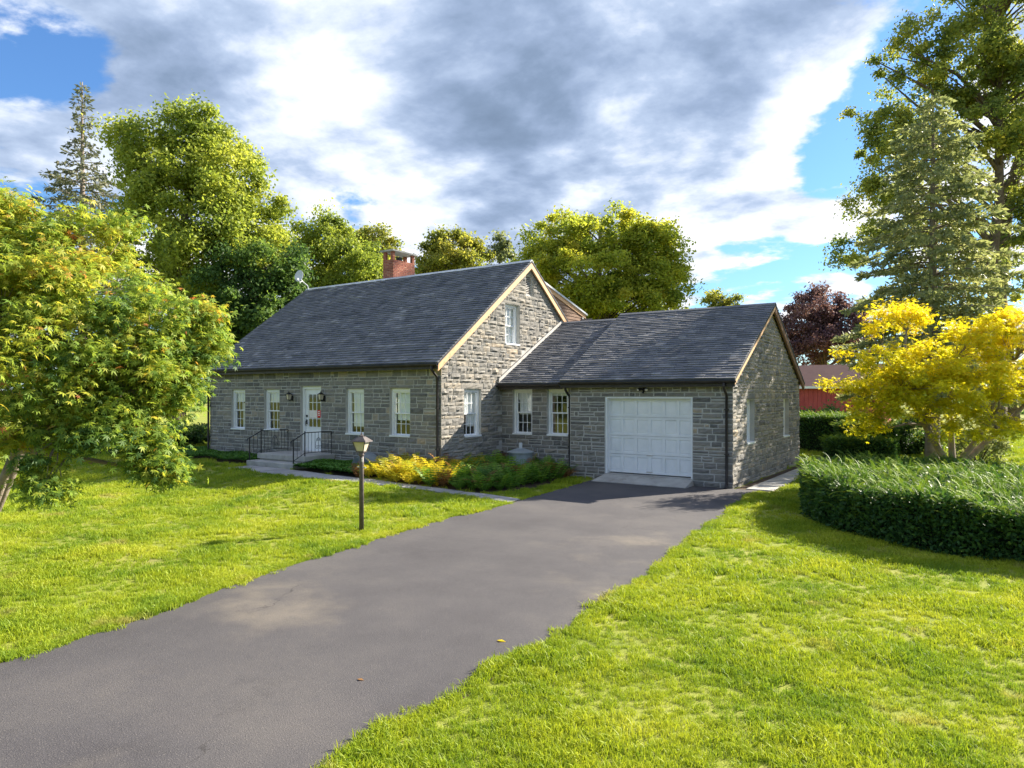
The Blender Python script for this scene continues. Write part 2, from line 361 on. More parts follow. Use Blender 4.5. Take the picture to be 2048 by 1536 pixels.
def stone_wall(name, M, u0, u1, z0, z1, ops=(), gable=None, rough=.012, stones=True, gap=.016, depth=.3, lo_ext=0., hi_ext=0.):
    """gable=(apex_u, apex_z, slope): wall clipped below the roof planes"""
    mb = MB()
    us = sorted({u0, u1, *[o[0] for o in ops], *[o[1] for o in ops]}); zs = sorted({z0, z1, *[o[2] for o in ops], *[o[3] for o in ops]})
    solid = lambda um, zm: u0 < um < u1 and z0 < zm < z1 and not any(o[0] < um < o[1] and o[2] < zm < o[3] for o in ops)
    for a, b in zip(us, us[1:]):
        for c, d in zip(zs, zs[1:]):
            if not solid((a + b) / 2, (c + d) / 2): continue
            p = [(a, c), (b, c), (b, d), (a, d)]
            if gable:
                p = clip(p, gable[2], 1, gable[1] + gable[2] * gable[0]); p = clip(p, -gable[2], 1, gable[1] - gable[2] * gable[0]) if p else p
            if len(p) > 2: mb.add([M(q[0], 0, q[1]) for q in p], [tuple(range(len(p)))])
    for o in ops:
        a, b, c, d = o[:4]
        for (p, q) in (((a, c), (b, c)), ((b, c), (b, d)), ((b, d), (a, d)), ((a, d), (a, c))):
            mb.add([M(p[0], 0, p[1]), M(q[0], 0, q[1]), M(q[0], -depth, q[1]), M(p[0], -depth, p[1])], [(0, 1, 2, 3)])
    w = mb.build(name, 'mortar' if stones else 'stone', house)
    if not stones: return w
    br = sorted({z0, z1, *[o[2] for o in ops if z0 < o[2] < z1], *[o[3] for o in ops if z0 < o[3] < z1]}); cs = []
    i = 0
    while i < len(br) - 1:                            # drop near-equal breaks
        if br[i + 1] - br[i] < .05: br.pop(i + 1)
        else: i += 1
    for a, b in zip(br, br[1:]):
        n = max(1, round((b - a) / .15)); ws = [U(.6, 1.45) for _ in range(n)]; s = sum(ws); z = a
        for k in ws: cs.append((z, z + k / s * (b - a))); z += k / s * (b - a)
    for (a, b) in cs:
        lo, hi = u0 - lo_ext, u1 + hi_ext
        if gable:
            zz = a + (b - a) * .7
            h = (gable[1] - zz) / gable[2]; lo, hi = max(lo, gable[0] - h), min(hi, gable[0] + h)
        if hi - lo < .1: continue
        iv = [(lo, hi)]; forced = []
        for o in ops:
            if o[2] < b - .03 and o[3] > a + .03:
                iv = [q for (p, r) in iv for q in ((p, min(r, o[0])), (max(p, o[1]), r)) if q[1] - q[0] > .04]
            elif abs(a - o[3]) < .045 and o[1] - o[0] < 1.5:
                l, r = o[0] - U(.06, .16), o[1] + U(.06, .16); forced.append((max(l, lo), min(r, hi)))
        for (l, r) in forced:
            iv = [q for (p, s) in iv for q in ((p, min(s, l)), (max(p, r), s)) if q[1] - q[0] > .04]
            STONES.append((w, M, l, r, a, b, rough * .5, gap))
        for (p, r) in iv:
            u = p
            while u < r - 1e-4:
                wd = min(max(.14, random.gauss(.36, .15)), .75)
                if r - u - wd < .15: wd = r - u
                if b - a > .15 and random.random() < .22:
                    k = a + (b - a) * U(.4, .6); STONES.append((w, M, u, u + wd, a, k, rough, gap)); STONES.append((w, M, u, u + wd, k, b, rough, gap))
                else: STONES.append((w, M, u, u + wd, a, b, rough, gap))
                u += wd
    return w
def stone_geo(mb, st):
    w, M, u0, u1, z0, z1, amp, gap = st
    h = gap / 2; u0 += h * U(.6, 1.5); u1 -= h * U(.6, 1.5); z0 += h * U(.5, 1.4); z1 -= h * U(.5, 1.4)
    if u1 - u0 < .03 or z1 - z0 < .02: return
    nu = max(2, min(5, int((u1 - u0) / .09))); nz = 3 if z1 - z0 > .11 else 2
    base = U(.012, .03) if amp > .01 else U(.005, .014); tl = U(-.012, .012); tz = U(-.01, .01); vs = []; idx = {}
    for j in range(nz + 1):
        for i in range(nu + 1):
            e = i in (0, nu) or j in (0, nz); s, t = i / nu, j / nz
            n = base * .55 if e else base + amp * random.gauss(.5, 1.) + tl * (s - .5) + tz * (t - .5)
            ju = 0 if not e else U(-.006, .006)
            idx[i, j] = len(vs); vs.append((u0 + (u1 - u0) * s + ju + (0 if e else U(-.012, .012)), max(.004, n), z0 + (z1 - z0) * t + U(-.005, .005)))
    fs = [(idx[i, j], idx[i + 1, j], idx[i + 1, j + 1], idx[i, j + 1]) for j in range(nz) for i in range(nu)]
    rim = [(i, 0) for i in range(nu)] + [(nu, j) for j in range(nz)] + [(i, nz) for i in range(nu, 0, -1)] + [(0, j) for j in range(nz, 0, -1)]
    b = len(vs)
    for k in rim: p = vs[idx[k]]; vs.append((p[0], -.015, p[2]))
    n = len(rim)
    for k in range(n): fs.append((idx[rim[k]], b + k, b + (k + 1) % n, idx[rim[(k + 1) % n]]))
    tone = min(1, max(0, random.gauss(.33 if amp < .012 else .46, .19))) if random.random() > .04 else U(.75, 1)
    mb.add([M(*p) for p in vs], fs, tone)

OPF = [(-23.25, -22.42, 1.22, 2.7), (-21.29, -20.45, 1.22, 2.7), (-19.33, -18.29, .57, 2.8), (-17.09, -16.27, 1.22, 2.7), (-15.14, -14.31, 1.22, 2.7)]
OPG = [(16.74, 17.6, 1.2, 2.69), (18.94, 19.8, 4.17, 5.55), (20.2, 20.68, 5.95, 6.69)]
OPK = [(-12.66, -11.92, 1.22, 2.7), (-11.36, -10.6, 1.22, 2.7)]
OPS = [(-9.27, -6.61, 0., 2.45)]
OPE = [(19.93, 20.75, 1.1, 2.37), (24.25, 25.1, 1.08, 2.37)]
stone_wall('front_wall', Mf(YF), XL, XG, -.1, 3.5, OPF, rough=.006, hi_ext=.03, lo_ext=.03, gap=.024)
stone_wall('gable_wall', Mr(XG), YF, YB, -.1, 7.1, OPG, gable=(YM, 7.12, .7396), rough=.018, gap=.02)
stone_wall('link_wall', Mf(YK), XG, X1, -.1, 2.95, OPK, rough=.009, gap=.025)
stone_wall('garage_front_wall', Mf(YS), X1, X2, -.1, 2.95, OPS, rough=.009, gap=.032, hi_ext=.03)
stone_wall('garage_gable_wall', Mr(X2), YS, YR, -.1, 5.3, OPE, gable=(YGR, 5.3, .563), rough=.02, gap=.02)
stone_wall('rear_wall', Mb_(YB), XL, XG, -.1, 5.6, stones=False)
stone_wall('end_wall', Ml(XL), YF, YB, -.1, 7.1, gable=(YM, 7.12, .7396), stones=False)
stone_wall('garage_rear_wall', Mb_(YR), XG, X2, -.1, 2.95, stones=False)
stone_wall('garage_return_wall', Ml(X1), YS, YK + .01, -.1, 2.95, stones=False)
def sarea(s):
    c = s[1]((s[2] + s[3]) / 2, 0, (s[4] + s[5]) / 2); n = Vector(s[1](0, 1, 0)) - Vector(s[1](0, 0, 0)); d = Vector((0, 0, 2.5)) - Vector(c)
    if s[1](0, 0, 0)[0] == -13.1 and c[1] > YK and c[2] < groof(c[1]): return 0
    return (s[3] - s[2]) * (s[5] - s[4]) * abs(n.dot(d)) / d.length ** 3 * (1 if c[2] > .55 else .3)
STONES.sort(key=sarea, reverse=True)
for s in STONES[:300]:
    mb = MB(); stone_geo(mb, s)
    if mb.v: mb.build('stone', 'stone', s[0])
rest = {}
for s in STONES[300:]:
    if sarea(s) > 0: stone_geo(rest.setdefault(s[0].name, (s[0], MB()))[1], s)
for w, mb in rest.values(): mb.build('stone', 'stone', w, kind='stuff')

# roofs
def roof(name, x0, x1, yr, zr, slope, ye, front=True, rows=.14, th=.07):
    """one slope from ridge (yr,zr) to eave line at y=ye; shingles joined as stuff"""
    zf = lambda y: zr - slope * abs(y - yr)
    mb = MB(); t = th
    mb.hexa([(x0, yr, zr - t), (x1, yr, zr - t), (x1, ye, zf(ye) - t), (x0, ye, zf(ye) - t), (x0, yr, zr - .012), (x1, yr, zr - .012), (x1, ye, zf(ye) - .012), (x0, ye, zf(ye) - .012)])
    r = mb.build(name, 'roof_base', house)
    sg = -1 if ye < yr else 1; L = math.hypot(ye - yr, zf(ye) - zr); n = int(L / rows); dirv = Vector((0, (ye - yr) / L, (zf(ye) - zr) / L)); nrm = Vector((0, sg * slope, 1)).normalized()
    sh = MB(); base = Vector((0, yr, zr))
    for i in range(n):
        s1 = L * (i + 1) / n + .012; s0 = s1 - L / n * 1.12; x = x0 + .0; rt = random.gauss(0, .08)
        x = x0 - U(0, .28)
        while x < x1:
            w = U(.16, .38); a, b = max(x, x0), min(x + w, x1); x += w
            if b - a < .02: continue
            hgt = U(.016, .034); j = U(-.008, .01); tone = min(1, max(0, random.gauss(.42 + rt, .15)))
            if random.random() < .03: tone = U(.8, 1)
            p = lambda xx, s, h: base + Vector((xx, 0, 0)) + dirv * s + nrm * h
            A, B, C, D, E_, F_ = p(a, s0, -.004), p(b - .004, s0, -.004), p(b - .004, s1 + j, hgt), p(a, s1 + j, hgt), p(a, s1 + j, -.01), p(b - .004, s1 + j, -.01)
            sh.add([A, B, C, D, E_, F_], [(0, 1, 2, 3), (3, 2, 5, 4), (0, 3, 4), (1, 5, 2)], tone)
    sh.build('shingle', 'shingle', r, kind='stuff')
    return r
roof('main_roof', XL - .15, XG + .13, YM, 7.17, .7396, YF - .28)
roof('main_rear_roof', XL - .15, XG + .13, YM, 7.17, .7396, YB + .28, rows=.3)
roof('garage_roof', X1 - .22, X2 + .15, YGR, 5.36, .563, YS - .25)
roof('garage_rear_roof', X1 - .22, X2 + .15, YGR, 5.36, .563, YR + .25, rows=.3)
roof('link_roof', XG + .03, X1 - .15, YGR, 5.2, .555, YK - .28)
roof('link_rear_roof', XG + .03, X1 - .15, YGR, 5.2, .555, YR + .25, rows=.3)
# step side closing the garage roof above the link roof
m = MB(); m.hexa([(X1 - .22, YGR, 5.05), (X1 - .2, YGR, 5.05), (X1 - .2, YS - .24, 2.72), (X1 - .22, YS - .24, 2.72), (X1 - .22, YGR, 5.34), (X1 - .2, YGR, 5.34), (X1 - .2, YS - .24, 2.91), (X1 - .22, YS - .24, 2.91)]); m.build('roof_step', 'roof_base', house)
m = MB()
for s in (-1, 1): m.hexa([(XL - .15, YM, 7.165), (XG + .13, YM, 7.165), (XG + .13, YM + s * .11, 7.165 - .075), (XL - .15, YM + s * .11, 7.165 - .075), (XL - .15, YM, 7.205), (XG + .13, YM, 7.205), (XG + .13, YM + s * .11, 7.125), (XL - .15, YM + s * .11, 7.125)])
m.build('ridge_cap', 'ridge_metal', house)
m = MB()
for s in (-1, 1): m.hexa([(X1 - .22, YGR, 5.36), (X2 + .15, YGR, 5.36), (X2 + .15, YGR + s * .12, 5.3), (X1 - .22, YGR + s * .12, 5.3), (X1 - .22, YGR, 5.395), (X2 + .15, YGR, 5.395), (X2 + .15, YGR + s * .12, 5.33), (X1 - .22, YGR + s * .12, 5.33)])
for s in (-1, 1): m.hexa([(XG + .04, YGR, 5.2), (X1 - .23, YGR, 5.2), (X1 - .23, YGR + s * .12, 5.14), (XG + .04, YGR + s * .12, 5.14), (XG + .04, YGR, 5.235), (X1 - .23, YGR, 5.235), (X1 - .23, YGR + s * .12, 5.17), (XG + .04, YGR + s * .12, 5.17)])
m.build('ridge_cap', 'shingle', house)
def rake(name, mat, x0, x1, yr, zr, slope, ye, w=.2, off=.075):
    z1 = zr - slope * abs(ye - yr); m = MB()
    m.hexa([(x0, yr, zr - off - w), (x1, yr, zr - off - w), (x1, ye, z1 - off - w), (x0, ye, z1 - off - w), (x0, yr, zr - off), (x1, yr, zr - off), (x1, ye, z1 - off), (x0, ye, z1 - off)])
    return m.build(name, mat, house)
rake('rake_board', 'cedar', XG + .065, XG + .12, YM - .001, 7.17, .7396, YF - .26); rake('rake_board', 'cedar', XG + .065, XG + .12, YM + .001, 7.17, .7396, YB + .26)
rake('rake_board', 'cedar', X2 + .075, X2 + .14, YGR - .001, 5.36, .563, YS - .23, .11); rake('rake_board', 'old_board', X2 + .075, X2 + .14, YGR + .001, 5.36, .563, YR + .23, .2)
rake('wall_flashing', 'trim_grey', XG + .035, XG + .075, YGR, 5.2, .555, YK - .25, .16, -.13)
m = MB(); m.box(XL + .02, XG - .32, YF + .32, YB - .02, .4, .5); m.build('floor', 'soil', house)
m = MB(); m.box(XG + .02, X2 - .32, 19.42, YR - .02, .05, .15); m.build('floor', 'soil', house)
# soffits / fascias
m = MB(); m.box(XL - .1, XG + .1, YF - .255, YF - .01, 3.33, 3.37); m.box(XL - .12, XG + .12, YF - .285, YF - .255, 3.25, 3.4); m.build('fascia', 'gutter', house)
m = MB(); m.box(XG + .04, X1 - .2, YK - .26, YK - .01, 2.76, 2.8); m.box(XG + .04, X1 - .2, YK - .29, YK - .26, 2.68, 2.84); m.build('fascia', 'gutter', house)
m = MB(); m.box(X1 - .2, X2 + .13, YS - .23, YS - .01, 2.79, 2.83); m.box(X1 - .2, X2 + .14, YS - .26, YS - .23, 2.72, 2.87); m.build('fascia', 'gutter', house)
def gutter(x0, x1, y, z):
    m = MB(); prof = [(-.055 * math.cos(a), -.065 * math.sin(a)) for a in np.linspace(0, math.pi, 7)]
    for i in range(6):
        (a, b), (c, d) = prof[i], prof[i + 1]
        m.hexa([(x0, y + a, z + b), (x1, y + a, z + b), (x1, y + c, z + d), (x0, y + c, z + d), (x0, y + a * .85, z + b * .85), (x1, y + a * .85, z + b * .85), (x1, y + c * .85, z + d * .85), (x0, y + c * .85, z + d * .85)])
    return m.build('gutter', 'gutter', house)
gutter(XL - .2, XG + .16, YF - .345, 3.4); gutter(XG + .04, X1 - .24, YK - .35, 2.82); gutter(X1 - .22, X2 + .18, YS - .32, 2.88)
def spout(x, y, yw, zt, zb, r=.038):
    m = MB(); m.tube([(x, y, zt), (x, y, zt - .12), (x, (y + yw) / 2, zt - .24), (x, yw, zt - .34), (x, yw, zb + .1), (x, yw - .03, zb + .03), (x, yw - .12, zb)], r, 8); o = m.build('downspout', 'gutter', house, smooth=True)
    for z in (.9, 2.1):
        k = MB(); k.box(x - .05, x + .05, yw - .045, yw + .06, z, z + .03); k.build('bracket', 'gutter', o)
spout(XG - .07, YF - .34, YF - .08, 3.36, .1); spout(XL + .0, YF - .34, YF - .08, 3.36, .2); spout(X1 - .06, YK - .34, YK - .06, 2.78, .05); spout(X2 - .13, YS - .32, YS - .08, 2.83, .02)
# dormer on the rear slope
dz = lambda y: 7.12 - .262 * (y - YM)
m = MB(); a0, a1 = XL + 1.5, XG - .42
m.hexa([(a0, YM + .06, dz(YM + .06)), (a1, YM + .06, dz(YM + .06)), (a1, 25.55, dz(25.55)), (a0, 25.55, dz(25.55)), (a0, YM + .06, dz(YM + .06) + .07), (a1, YM + .06, dz(YM + .06) + .07), (a1, 25.55, dz(25.55) + .07), (a0, 25.55, dz(25.55) + .07)])
dorm = m.build('dormer_roof', 'ridge_metal', house)
m = MB(); xd = a1 - .12
m.add([(xd, YM + .4, dz(YM + .4)), (xd, 25.3, dz(25.3)), (xd, 25.3, mroof(25.3) - .05), (xd, YM + .4, mroof(YM + .4) - .05)], [(0, 1, 2, 3)])
m.add([(xd, 25.3, dz(25.3)), (a0 + .1, 25.3, dz(25.3)), (a0 + .1, 25.3, 3.4), (xd, 25.3, 3.4)], [(0, 1, 2, 3)])
dw = m.build('dormer_wall', 'old_board', house)
z = 3.6
while z < 6.9:                                         # clapboards
    y0 = YM + (7.17 - z) / .7396; y1 = min(25.3, YM + (7.12 - z - .13) / .262)
    if y1 > y0 + .1:
        c = MB(); c.hexa([(xd + .002, y0 - .1, z), (xd + .03, y0 - .1, z), (xd + .03, y1, z), (xd + .002, y1, z), (xd + .002, y0 - .1, z + .125), (xd + .01, y0 - .1, z + .125), (xd + .01, y1, z + .125), (xd + .002, y1, z + .125)], random.random()); c.build('clapboard', 'old_board', dw)
    z += .128
m = MB(); m.hexa([(xd + .032, YM + .5, dz(YM + .5) - .14), (xd + .06, YM + .5, dz(YM + .5) - .14), (xd + .06, 25.5, dz(25.5) - .14), (xd + .032, 25.5, dz(25.5) - .14), (xd + .032, YM + .5, dz(YM + .5)), (xd + .06, YM + .5, dz(YM + .5)), (xd + .06, 25.5, dz(25.5)), (xd + .032, 25.5, dz(25.5))]); m.build('rake_board', 'cedar', house)
m = MB(); m.box(xd + .03, xd + .055, 25.2, 25.34, 5.2, dz(25.34) - .14); m.build('corner_board', 'trim_grey', house)

# windows
def window(M, o, cur=None, rec=.11, muntins=True, name='window'):
    u0, u1, z0, z1 = o[:4]; fw = .075
    m = MB(); n0, n1 = -rec - .1, -rec + .03
    m.box(u0 + .004, u0 + fw, n0, n1, z0 + .004, z1 - .004, M=M); m.box(u1 - fw, u1 - .004, n0, n1, z0 + .004, z1 - .004, M=M)
    m.box(u0 + fw, u1 - fw, n0, n1, z1 - fw - .02, z1 - .004, M=M); m.box(u0 + fw, u1 - fw, n0, n1, z0 + .004, z0 + .05, M=M)
    w = m.build(name, 'white_paint', house)
    s = MB(); s.box(u0 - .0, u1 + .0, -rec + .031, .035, z0 + .0035, z0 + .055, M=M); s.build('sill', 'white_paint', w)
    a, b, c, d = u0 + fw, u1 - fw, z0 + .05, z1 - fw - .02; zm = (c + d) / 2
    for (l, h, off) in ((zm - .02, d, -.012), (c, zm + .02, -.045)):
        t = .04; f = MB(); p0, p1 = -rec + off - .03, -rec + off
        f.box(a, a + t, p0, p1, l, h, M=M); f.box(b - t, b, p0, p1, l, h, M=M); f.box(a + t, b - t, p0, p1, h - t, h, M=M); f.box(a + t, b - t, p0, p1, l, l + t, M=M)
        if muntins:
            for k in (1, 2): uu = a + t + (b - a - 2 * t) * k / 3; f.box(uu - .009, uu + .009, p0 + .002, p1 - .004, l + t, h - t, M=M)
            zz = (l + h) / 2; f.box(a + t, b - t, p0 + .004, p1 - .006, zz - .009, zz + .009, M=M)
        f.build('sash', 'white_paint', w)
        nu, nz = (3, 2) if muntins else (1, 1)
        for i in range(nu):
            for j in range(nz):
                ua, ub = a + t + (b - a - 2 * t) * i / nu, a + t + (b - a - 2 * t) * (i + 1) / nu; za, zb = l + t + (h - l - 2 * t) * j / nz, l + t + (h - l - 2 * t) * (j + 1) / nz
                q = MB(); nn = (p0 + p1) / 2; q.add([M(ua, nn, za), M(ub, nn, za), M(ub, nn, zb), M(ua, nn, zb)], [(0, 1, 2, 3)]); q.build('pane', 'pane', w)
    for kind, lo, hi, l, r in (cur or ()):
        q = MB(); n = 24; vs = []
        for i in range(n + 1):
            uu = a + (b - a) * (l + (r - l) * i / n); nn = -rec - .105 + (.015 * math.sin(i * 1.7) + U(-.004, .004) if kind == 'curtain' else 0)
            vs += [M(uu, nn, c + (d - c) * lo), M(uu, nn, c + (d - c) * hi)]
        q.add(vs, [(2 * i, 2 * i + 2, 2 * i + 3, 2 * i + 1) for i in range(n)]); q.build('curtain' if kind == 'curtain' else 'roller_shade', 'curtain' if kind == 'curtain' else 'shade_cloth', w)
window(Mf(YF), OPF[0], [('shade', .74, 1, 0, 1), ('curtain', 0, .7, .55, 1)]); window(Mf(YF), OPF[1], [('shade', .72, 1, 0, 1)])
window(Mf(YF), OPF[3], [('shade', .16, 1, .1, 1)]); window(Mf(YF), OPF[4], [('shade', .34, 1, .08, 1)])
window(Mr(XG), OPG[0], [('curtain', .5, 1, 0, 1), ('curtain', .2, .5, .5, 1)]); window(Mr(XG), OPG[1], [('curtain', 0, 1, .35, 1)], rec=.15)
window(Mf(YK), OPK[0], [('curtain', .45, 1, .1, .9), ('curtain', .8, 1, 0, 1)]); window(Mf(YK), OPK[1], [('shade', .9, 1, 0, 1)])
window(Mr(X2), OPE[0], [('shade', 0, 1, 0, 1)], rec=.16, muntins=False); window(Mr(X2), OPE[1], [('shade', .55, 1, 0, 1)], rec=.16, muntins=False)
m = MB(); u0, u1, z0, z1 = OPG[2]; Mg = Mr(XG)
m.box(u0, u0 + .05, -.14, -.06, z0, z1, M=Mg); m.box(u1 - .05, u1, -.14, -.06, z0, z1, M=Mg); m.box(u0 + .05, u1 - .05, -.14, -.06, z0, z0 + .05, M=Mg); m.box(u0 + .05, u1 - .05, -.14, -.06, z1 - .05, z1, M=Mg)
lv = m.build('gable_vent', 'trim_grey', house)
zz = z0 + .06
while zz < z1 - .07:
    q = MB(); q.hexa([Mg(u0 + .05, -.075, zz), Mg(u1 - .05, -.075, zz), Mg(u1 - .05, -.13, zz + .045), Mg(u0 + .05, -.13, zz + .045), Mg(u0 + .05, -.075, zz + .01), Mg(u1 - .05, -.075, zz + .01), Mg(u1 - .05, -.13, zz + .055), Mg(u0 + .05, -.13, zz + .055)]); q.build('louver', 'trim_grey', lv); zz += .06
# front door
M = Mf(YF); u0, u1, z0, z1 = OPF[2]; m = MB()
m.box(u0 + .004, u0 + .1, -.3, -.09, z0 + .03, z1 - .004, M=M); m.box(u1 - .1, u1 - .004, -.3, -.09, z0 + .03, z1 - .004, M=M); m.box(u0 + .1, u1 - .1, -.3, -.09, z1 - .1, z1 - .004, M=M)
dr = m.build('front_door', 'white_paint', house)
m = MB(); a, b = u0 + .1, u1 - .1; gz0, gz1 = 1.42, 2.52; ga, gb = a + .14, b - .1; n0, n1 = -.2, -.155
m.box(a, ga, n0, n1, z0 + .03, z1 - .1, M=M); m.box(gb, b, n0, n1, z0 + .03, z1 - .1, M=M); m.box(ga, gb, n0, n1, gz1, z1 - .1, M=M); m.box(ga, gb, n0, n1, z0 + .03, gz0, M=M)
m.build('door_leaf', 'white_paint', dr)
m = MB(); m.box(u0, u1, -.3, .03, z0 - .02, z0 + .03, M=M); m.build('threshold', 'trim_grey', dr)
m = MB()
for k in (1, 2): uu = ga + (gb - ga) * k / 3; m.box(uu - .01, uu + .01, -.185, -.152, gz0, gz1, M=M)
for k in (1, 2, 3): zz = gz0 + (gz1 - gz0) * k / 4; m.box(ga, gb, -.183, -.154, zz - .01, zz + .01, M=M)
m.box(ga - .02, gb + .02, -.155, -.14, gz0 - .03, gz0, M=M); m.build('muntin', 'white_paint', dr)
for i in range(3):
    for j in range(4):
        q = MB(); q.add([M(ga + (gb - ga) * (i + p) / 3, -.17, gz0 + (gz1 - gz0) * (j + r) / 4) for p, r in ((0, 0), (1, 0), (1, 1), (0, 1))], [(0, 1, 2, 3)]); q.build('pane', 'pane', dr)
m = MB(); m.box(ga + .02, gb - .16, -.152, -.15, 1.72, 1.98, M=M); m.build('notice', 'paper', dr)
m = MB(); m.box(gb - .155, gb + .01, -.152, -.149, 1.74, 1.99, M=M); nn = m.build('notice', 'red_print', dr); nn['label'] = 'red paper notice on the door glass'
m = MB()
for k in range(3): m.box(gb - .12 + k * .0, gb - .03, -.1485, -.1475, 1.8 + k * .06, 1.83 + k * .06 + .004, M=M)
m.build('notice_print', 'paper', dr)
m = MB(); m.box(a + .03, a + .09, -.155, -.13, 1.75, 1.82, M=M); m.box(a + .045, a + .075, -.155, -.12, 1.5, 1.66, M=M); m.tube([M(a + .06, -.12, 1.62), M(a + .06, -.08, 1.58), M(a + .06, -.08, 1.5), M(a + .06, -.12, 1.44)], .009, 6); m.build('handle', 'iron', dr)
# garage door
M = Mf(YS); u0, u1, z0, z1 = -9.27, -6.61, .22, 2.45; m = MB()
m.box(u0 + .003, u0 + .05, -.28, -.02, .19, z1 - .003, M=M); m.box(u1 - .05, u1 - .003, -.28, -.02, .19, z1 - .003, M=M); m.box(u0 + .05, u1 - .05, -.28, -.02, z1 - .05, z1 - .003, M=M)
gd = m.build('garage_door', 'white_paint', house)
a, b, c, d = u0 + .05, u1 - .05, z0, z1 - .05; sh_ = (d - c) / 4; cw = (b - a) / 6
for r in range(4):
    m = MB(); zz = c + r * sh_; m.box(a, b, -.24, -.205, zz + .003, zz + sh_ - .003, M=M)
    m.box(a, b, -.205, -.178, zz + .006, zz + .07, M=M); m.box(a, b, -.205, -.178, zz + sh_ - .07, zz + sh_ - .006, M=M)
    for k in range(7):
        p, q = max(a, a + k * cw - .04), min(b, a + k * cw + .04); m.box(p, q, -.205, -.1782, zz + .07, zz + sh_ - .07, M=M)
    sec = m.build('door_section', 'white_paint', gd)
    for k in range(6):
        q = MB(); x0, x1_, l, h = a + k * cw + .042, a + (k + 1) * cw - .042, zz + .072, zz + sh_ - .072
        o = [M(x0, -.2045, l), M(x1_, -.2045, l), M(x1_, -.2045, h), M(x0, -.2045, h)]; e = .045
        i_ = [M(x0 + e, -.193, l + e), M(x1_ - e, -.193, l + e), M(x1_ - e, -.193, h - e), M(x0 + e, -.193, h - e)]
        q.add(o + i_, [(4, 5, 6, 7), (0, 1, 5, 4), (1, 2, 6, 5), (2, 3, 7, 6), (3, 0, 4, 7)]); q.build('panel', 'white_paint', gd)
for zz in (c + .05, c + sh_ - .02):
    m = MB(); m.box((a + b) / 2 - .09, (a + b) / 2 + .09, -.19, -.16, zz, zz + .025, M=M); m.build('pull_handle', 'trim_grey', gd)
m = MB(); m.hexa([(u0 - .1, 17.92, 0), (u1 + .05, 17.92, 0), (u1 + .05, 18.62, 0), (u0 - .1, 18.62, 0), (u0 - .1, 17.92, .035), (u1 + .05, 17.92, .035), (u1 + .02, 18.62, .17), (u0 + .0, 18.62, .17)])
m.box(u0 + .002, u1 - .002, 18.62, 19.4, -.05, .195); link('concrete_apron', m.mesh('concrete_apron', 'concrete', .006), kind='structure')
# chimney
cx0, cx1, cy0, cy1 = -20.42, -19.88, 20.72, 22.02
m = MB(); m.box(cx0, cx1, cy0, cy1, 5.5, 8.02); ch = m.build('chimney', 'mortar', house)
bk = MB(); zz = 6.0; row = 0
def brick(a0, a1, face, z):
    if face == 'f': bk.box(a0, a1, cy0 - .012, cy0 + .02, z, z + .056, min(1, max(0, random.gauss(.45, .25))))
    else: bk.box(cx1 - .02, cx1 + .012, a0, a1, z, z + .056, min(1, max(0, random.gauss(.55, .25))))
while zz < 8.0:
    for face, lo, hi in (('f', cx0, cx1 + .012), ('r', cy0 - .01, cy1)):
        x = lo - (.1 if row % 2 else 0)
        while x < hi:
            a0, a1 = max(lo, x), min(hi, x + .2)
            if a1 - a0 > .02: brick(a0, a1, face, zz)
            x += .212
    zz += .068; row += 1
bk.build('brick', 'brick', ch, kind='stuff')
for (px, py) in ((cx0, cy0), (cx1 - .13, cy0), (cx0, cy1 - .13), (cx1 - .13, cy1 - .13)):
    q = MB(); z0 = 8.02
    q.box(px + .01, px + .12, py + .01, py + .12, 8.02, 8.36, .1)
    for k in range(5): q.box(px, px + .13, py, py + .13, 8.022 + k * .068, 8.078 + k * .068, U(.3, .8))
    q.build('pier', 'brick', ch)
m = MB(); m.box(-20.2, -20.05, 21.25, 21.45, 8.02, 8.22); m.build('flue', 'iron', ch)
m = MB(); m.box(cx0 - .1, cx1 + .1, cy0 - .1, cy1 + .1, 8.362, 8.42); m.build('chimney_cap', 'concrete', ch)

# things fixed to or standing by the house
def lantern(x, lab):
    t = thing('wall_lantern', (x, YF - .03, 2.4), lab, 'lantern', 'lanterns either side of the front door')
    y = YF - .15; m = MB(); m.box(x - .05, x + .05, YF - .05, YF + .0, 2.3, 2.48); m.tube([(x, YF - .03, 2.34), (x, y, 2.3), (x, y, 2.33)], .012, 6); m.build('bracket', 'iron', t)
    m = MB()
    for sx, sy in ((1, 1), (1, -1), (-1, 1), (-1, -1)): m.tube([(x + sx * .05, y + sy * .05, 2.34), (x + sx * .07, y + sy * .07, 2.52)], .009, 4)
    m.add([(x - .09, y - .09, 2.52), (x + .09, y - .09, 2.52), (x + .09, y + .09, 2.52), (x - .09, y + .09, 2.52), (x, y, 2.6)], [(0, 1, 4), (1, 2, 4), (2, 3, 4), (3, 0, 4), (3, 2, 1, 0)]); m.tube([(x, y, 2.59), (x, y, 2.64)], .012, 6)
    m.box(x - .055, x + .055, y - .055, y + .055, 2.325, 2.345); m.build('cage', 'iron', t)
    m = MB(); m.hexa([(x - .045, y - .045, 2.346), (x + .045, y - .045, 2.346), (x + .045, y + .045, 2.346), (x - .045, y + .045, 2.346), (x - .062, y - .062, 2.518), (x + .062, y - .062, 2.518), (x + .062, y + .062, 2.518), (x - .062, y + .062, 2.518)]); m.build('glass', 'lamp_glass', t)
lantern(-19.75, 'black wall lantern between the front door and the window beside the iron railing'); lantern(-18.12, 'black wall lantern close against the door jamb on the handle-free side')
t = thing('floodlight', (-8.02, YS - .02, 2.62), 'black twin-head floodlight mounted on stone above the garage door', 'floodlight')
m = MB(); m.tube([(-8.02, YS + .0, 2.66), (-8.02, YS - .05, 2.66)], .055, 10); m.tube([(-8.02, YS - .05, 2.62), (-8.02, YS - .1, 2.56)], .03, 8); m.build('base', 'iron', t)
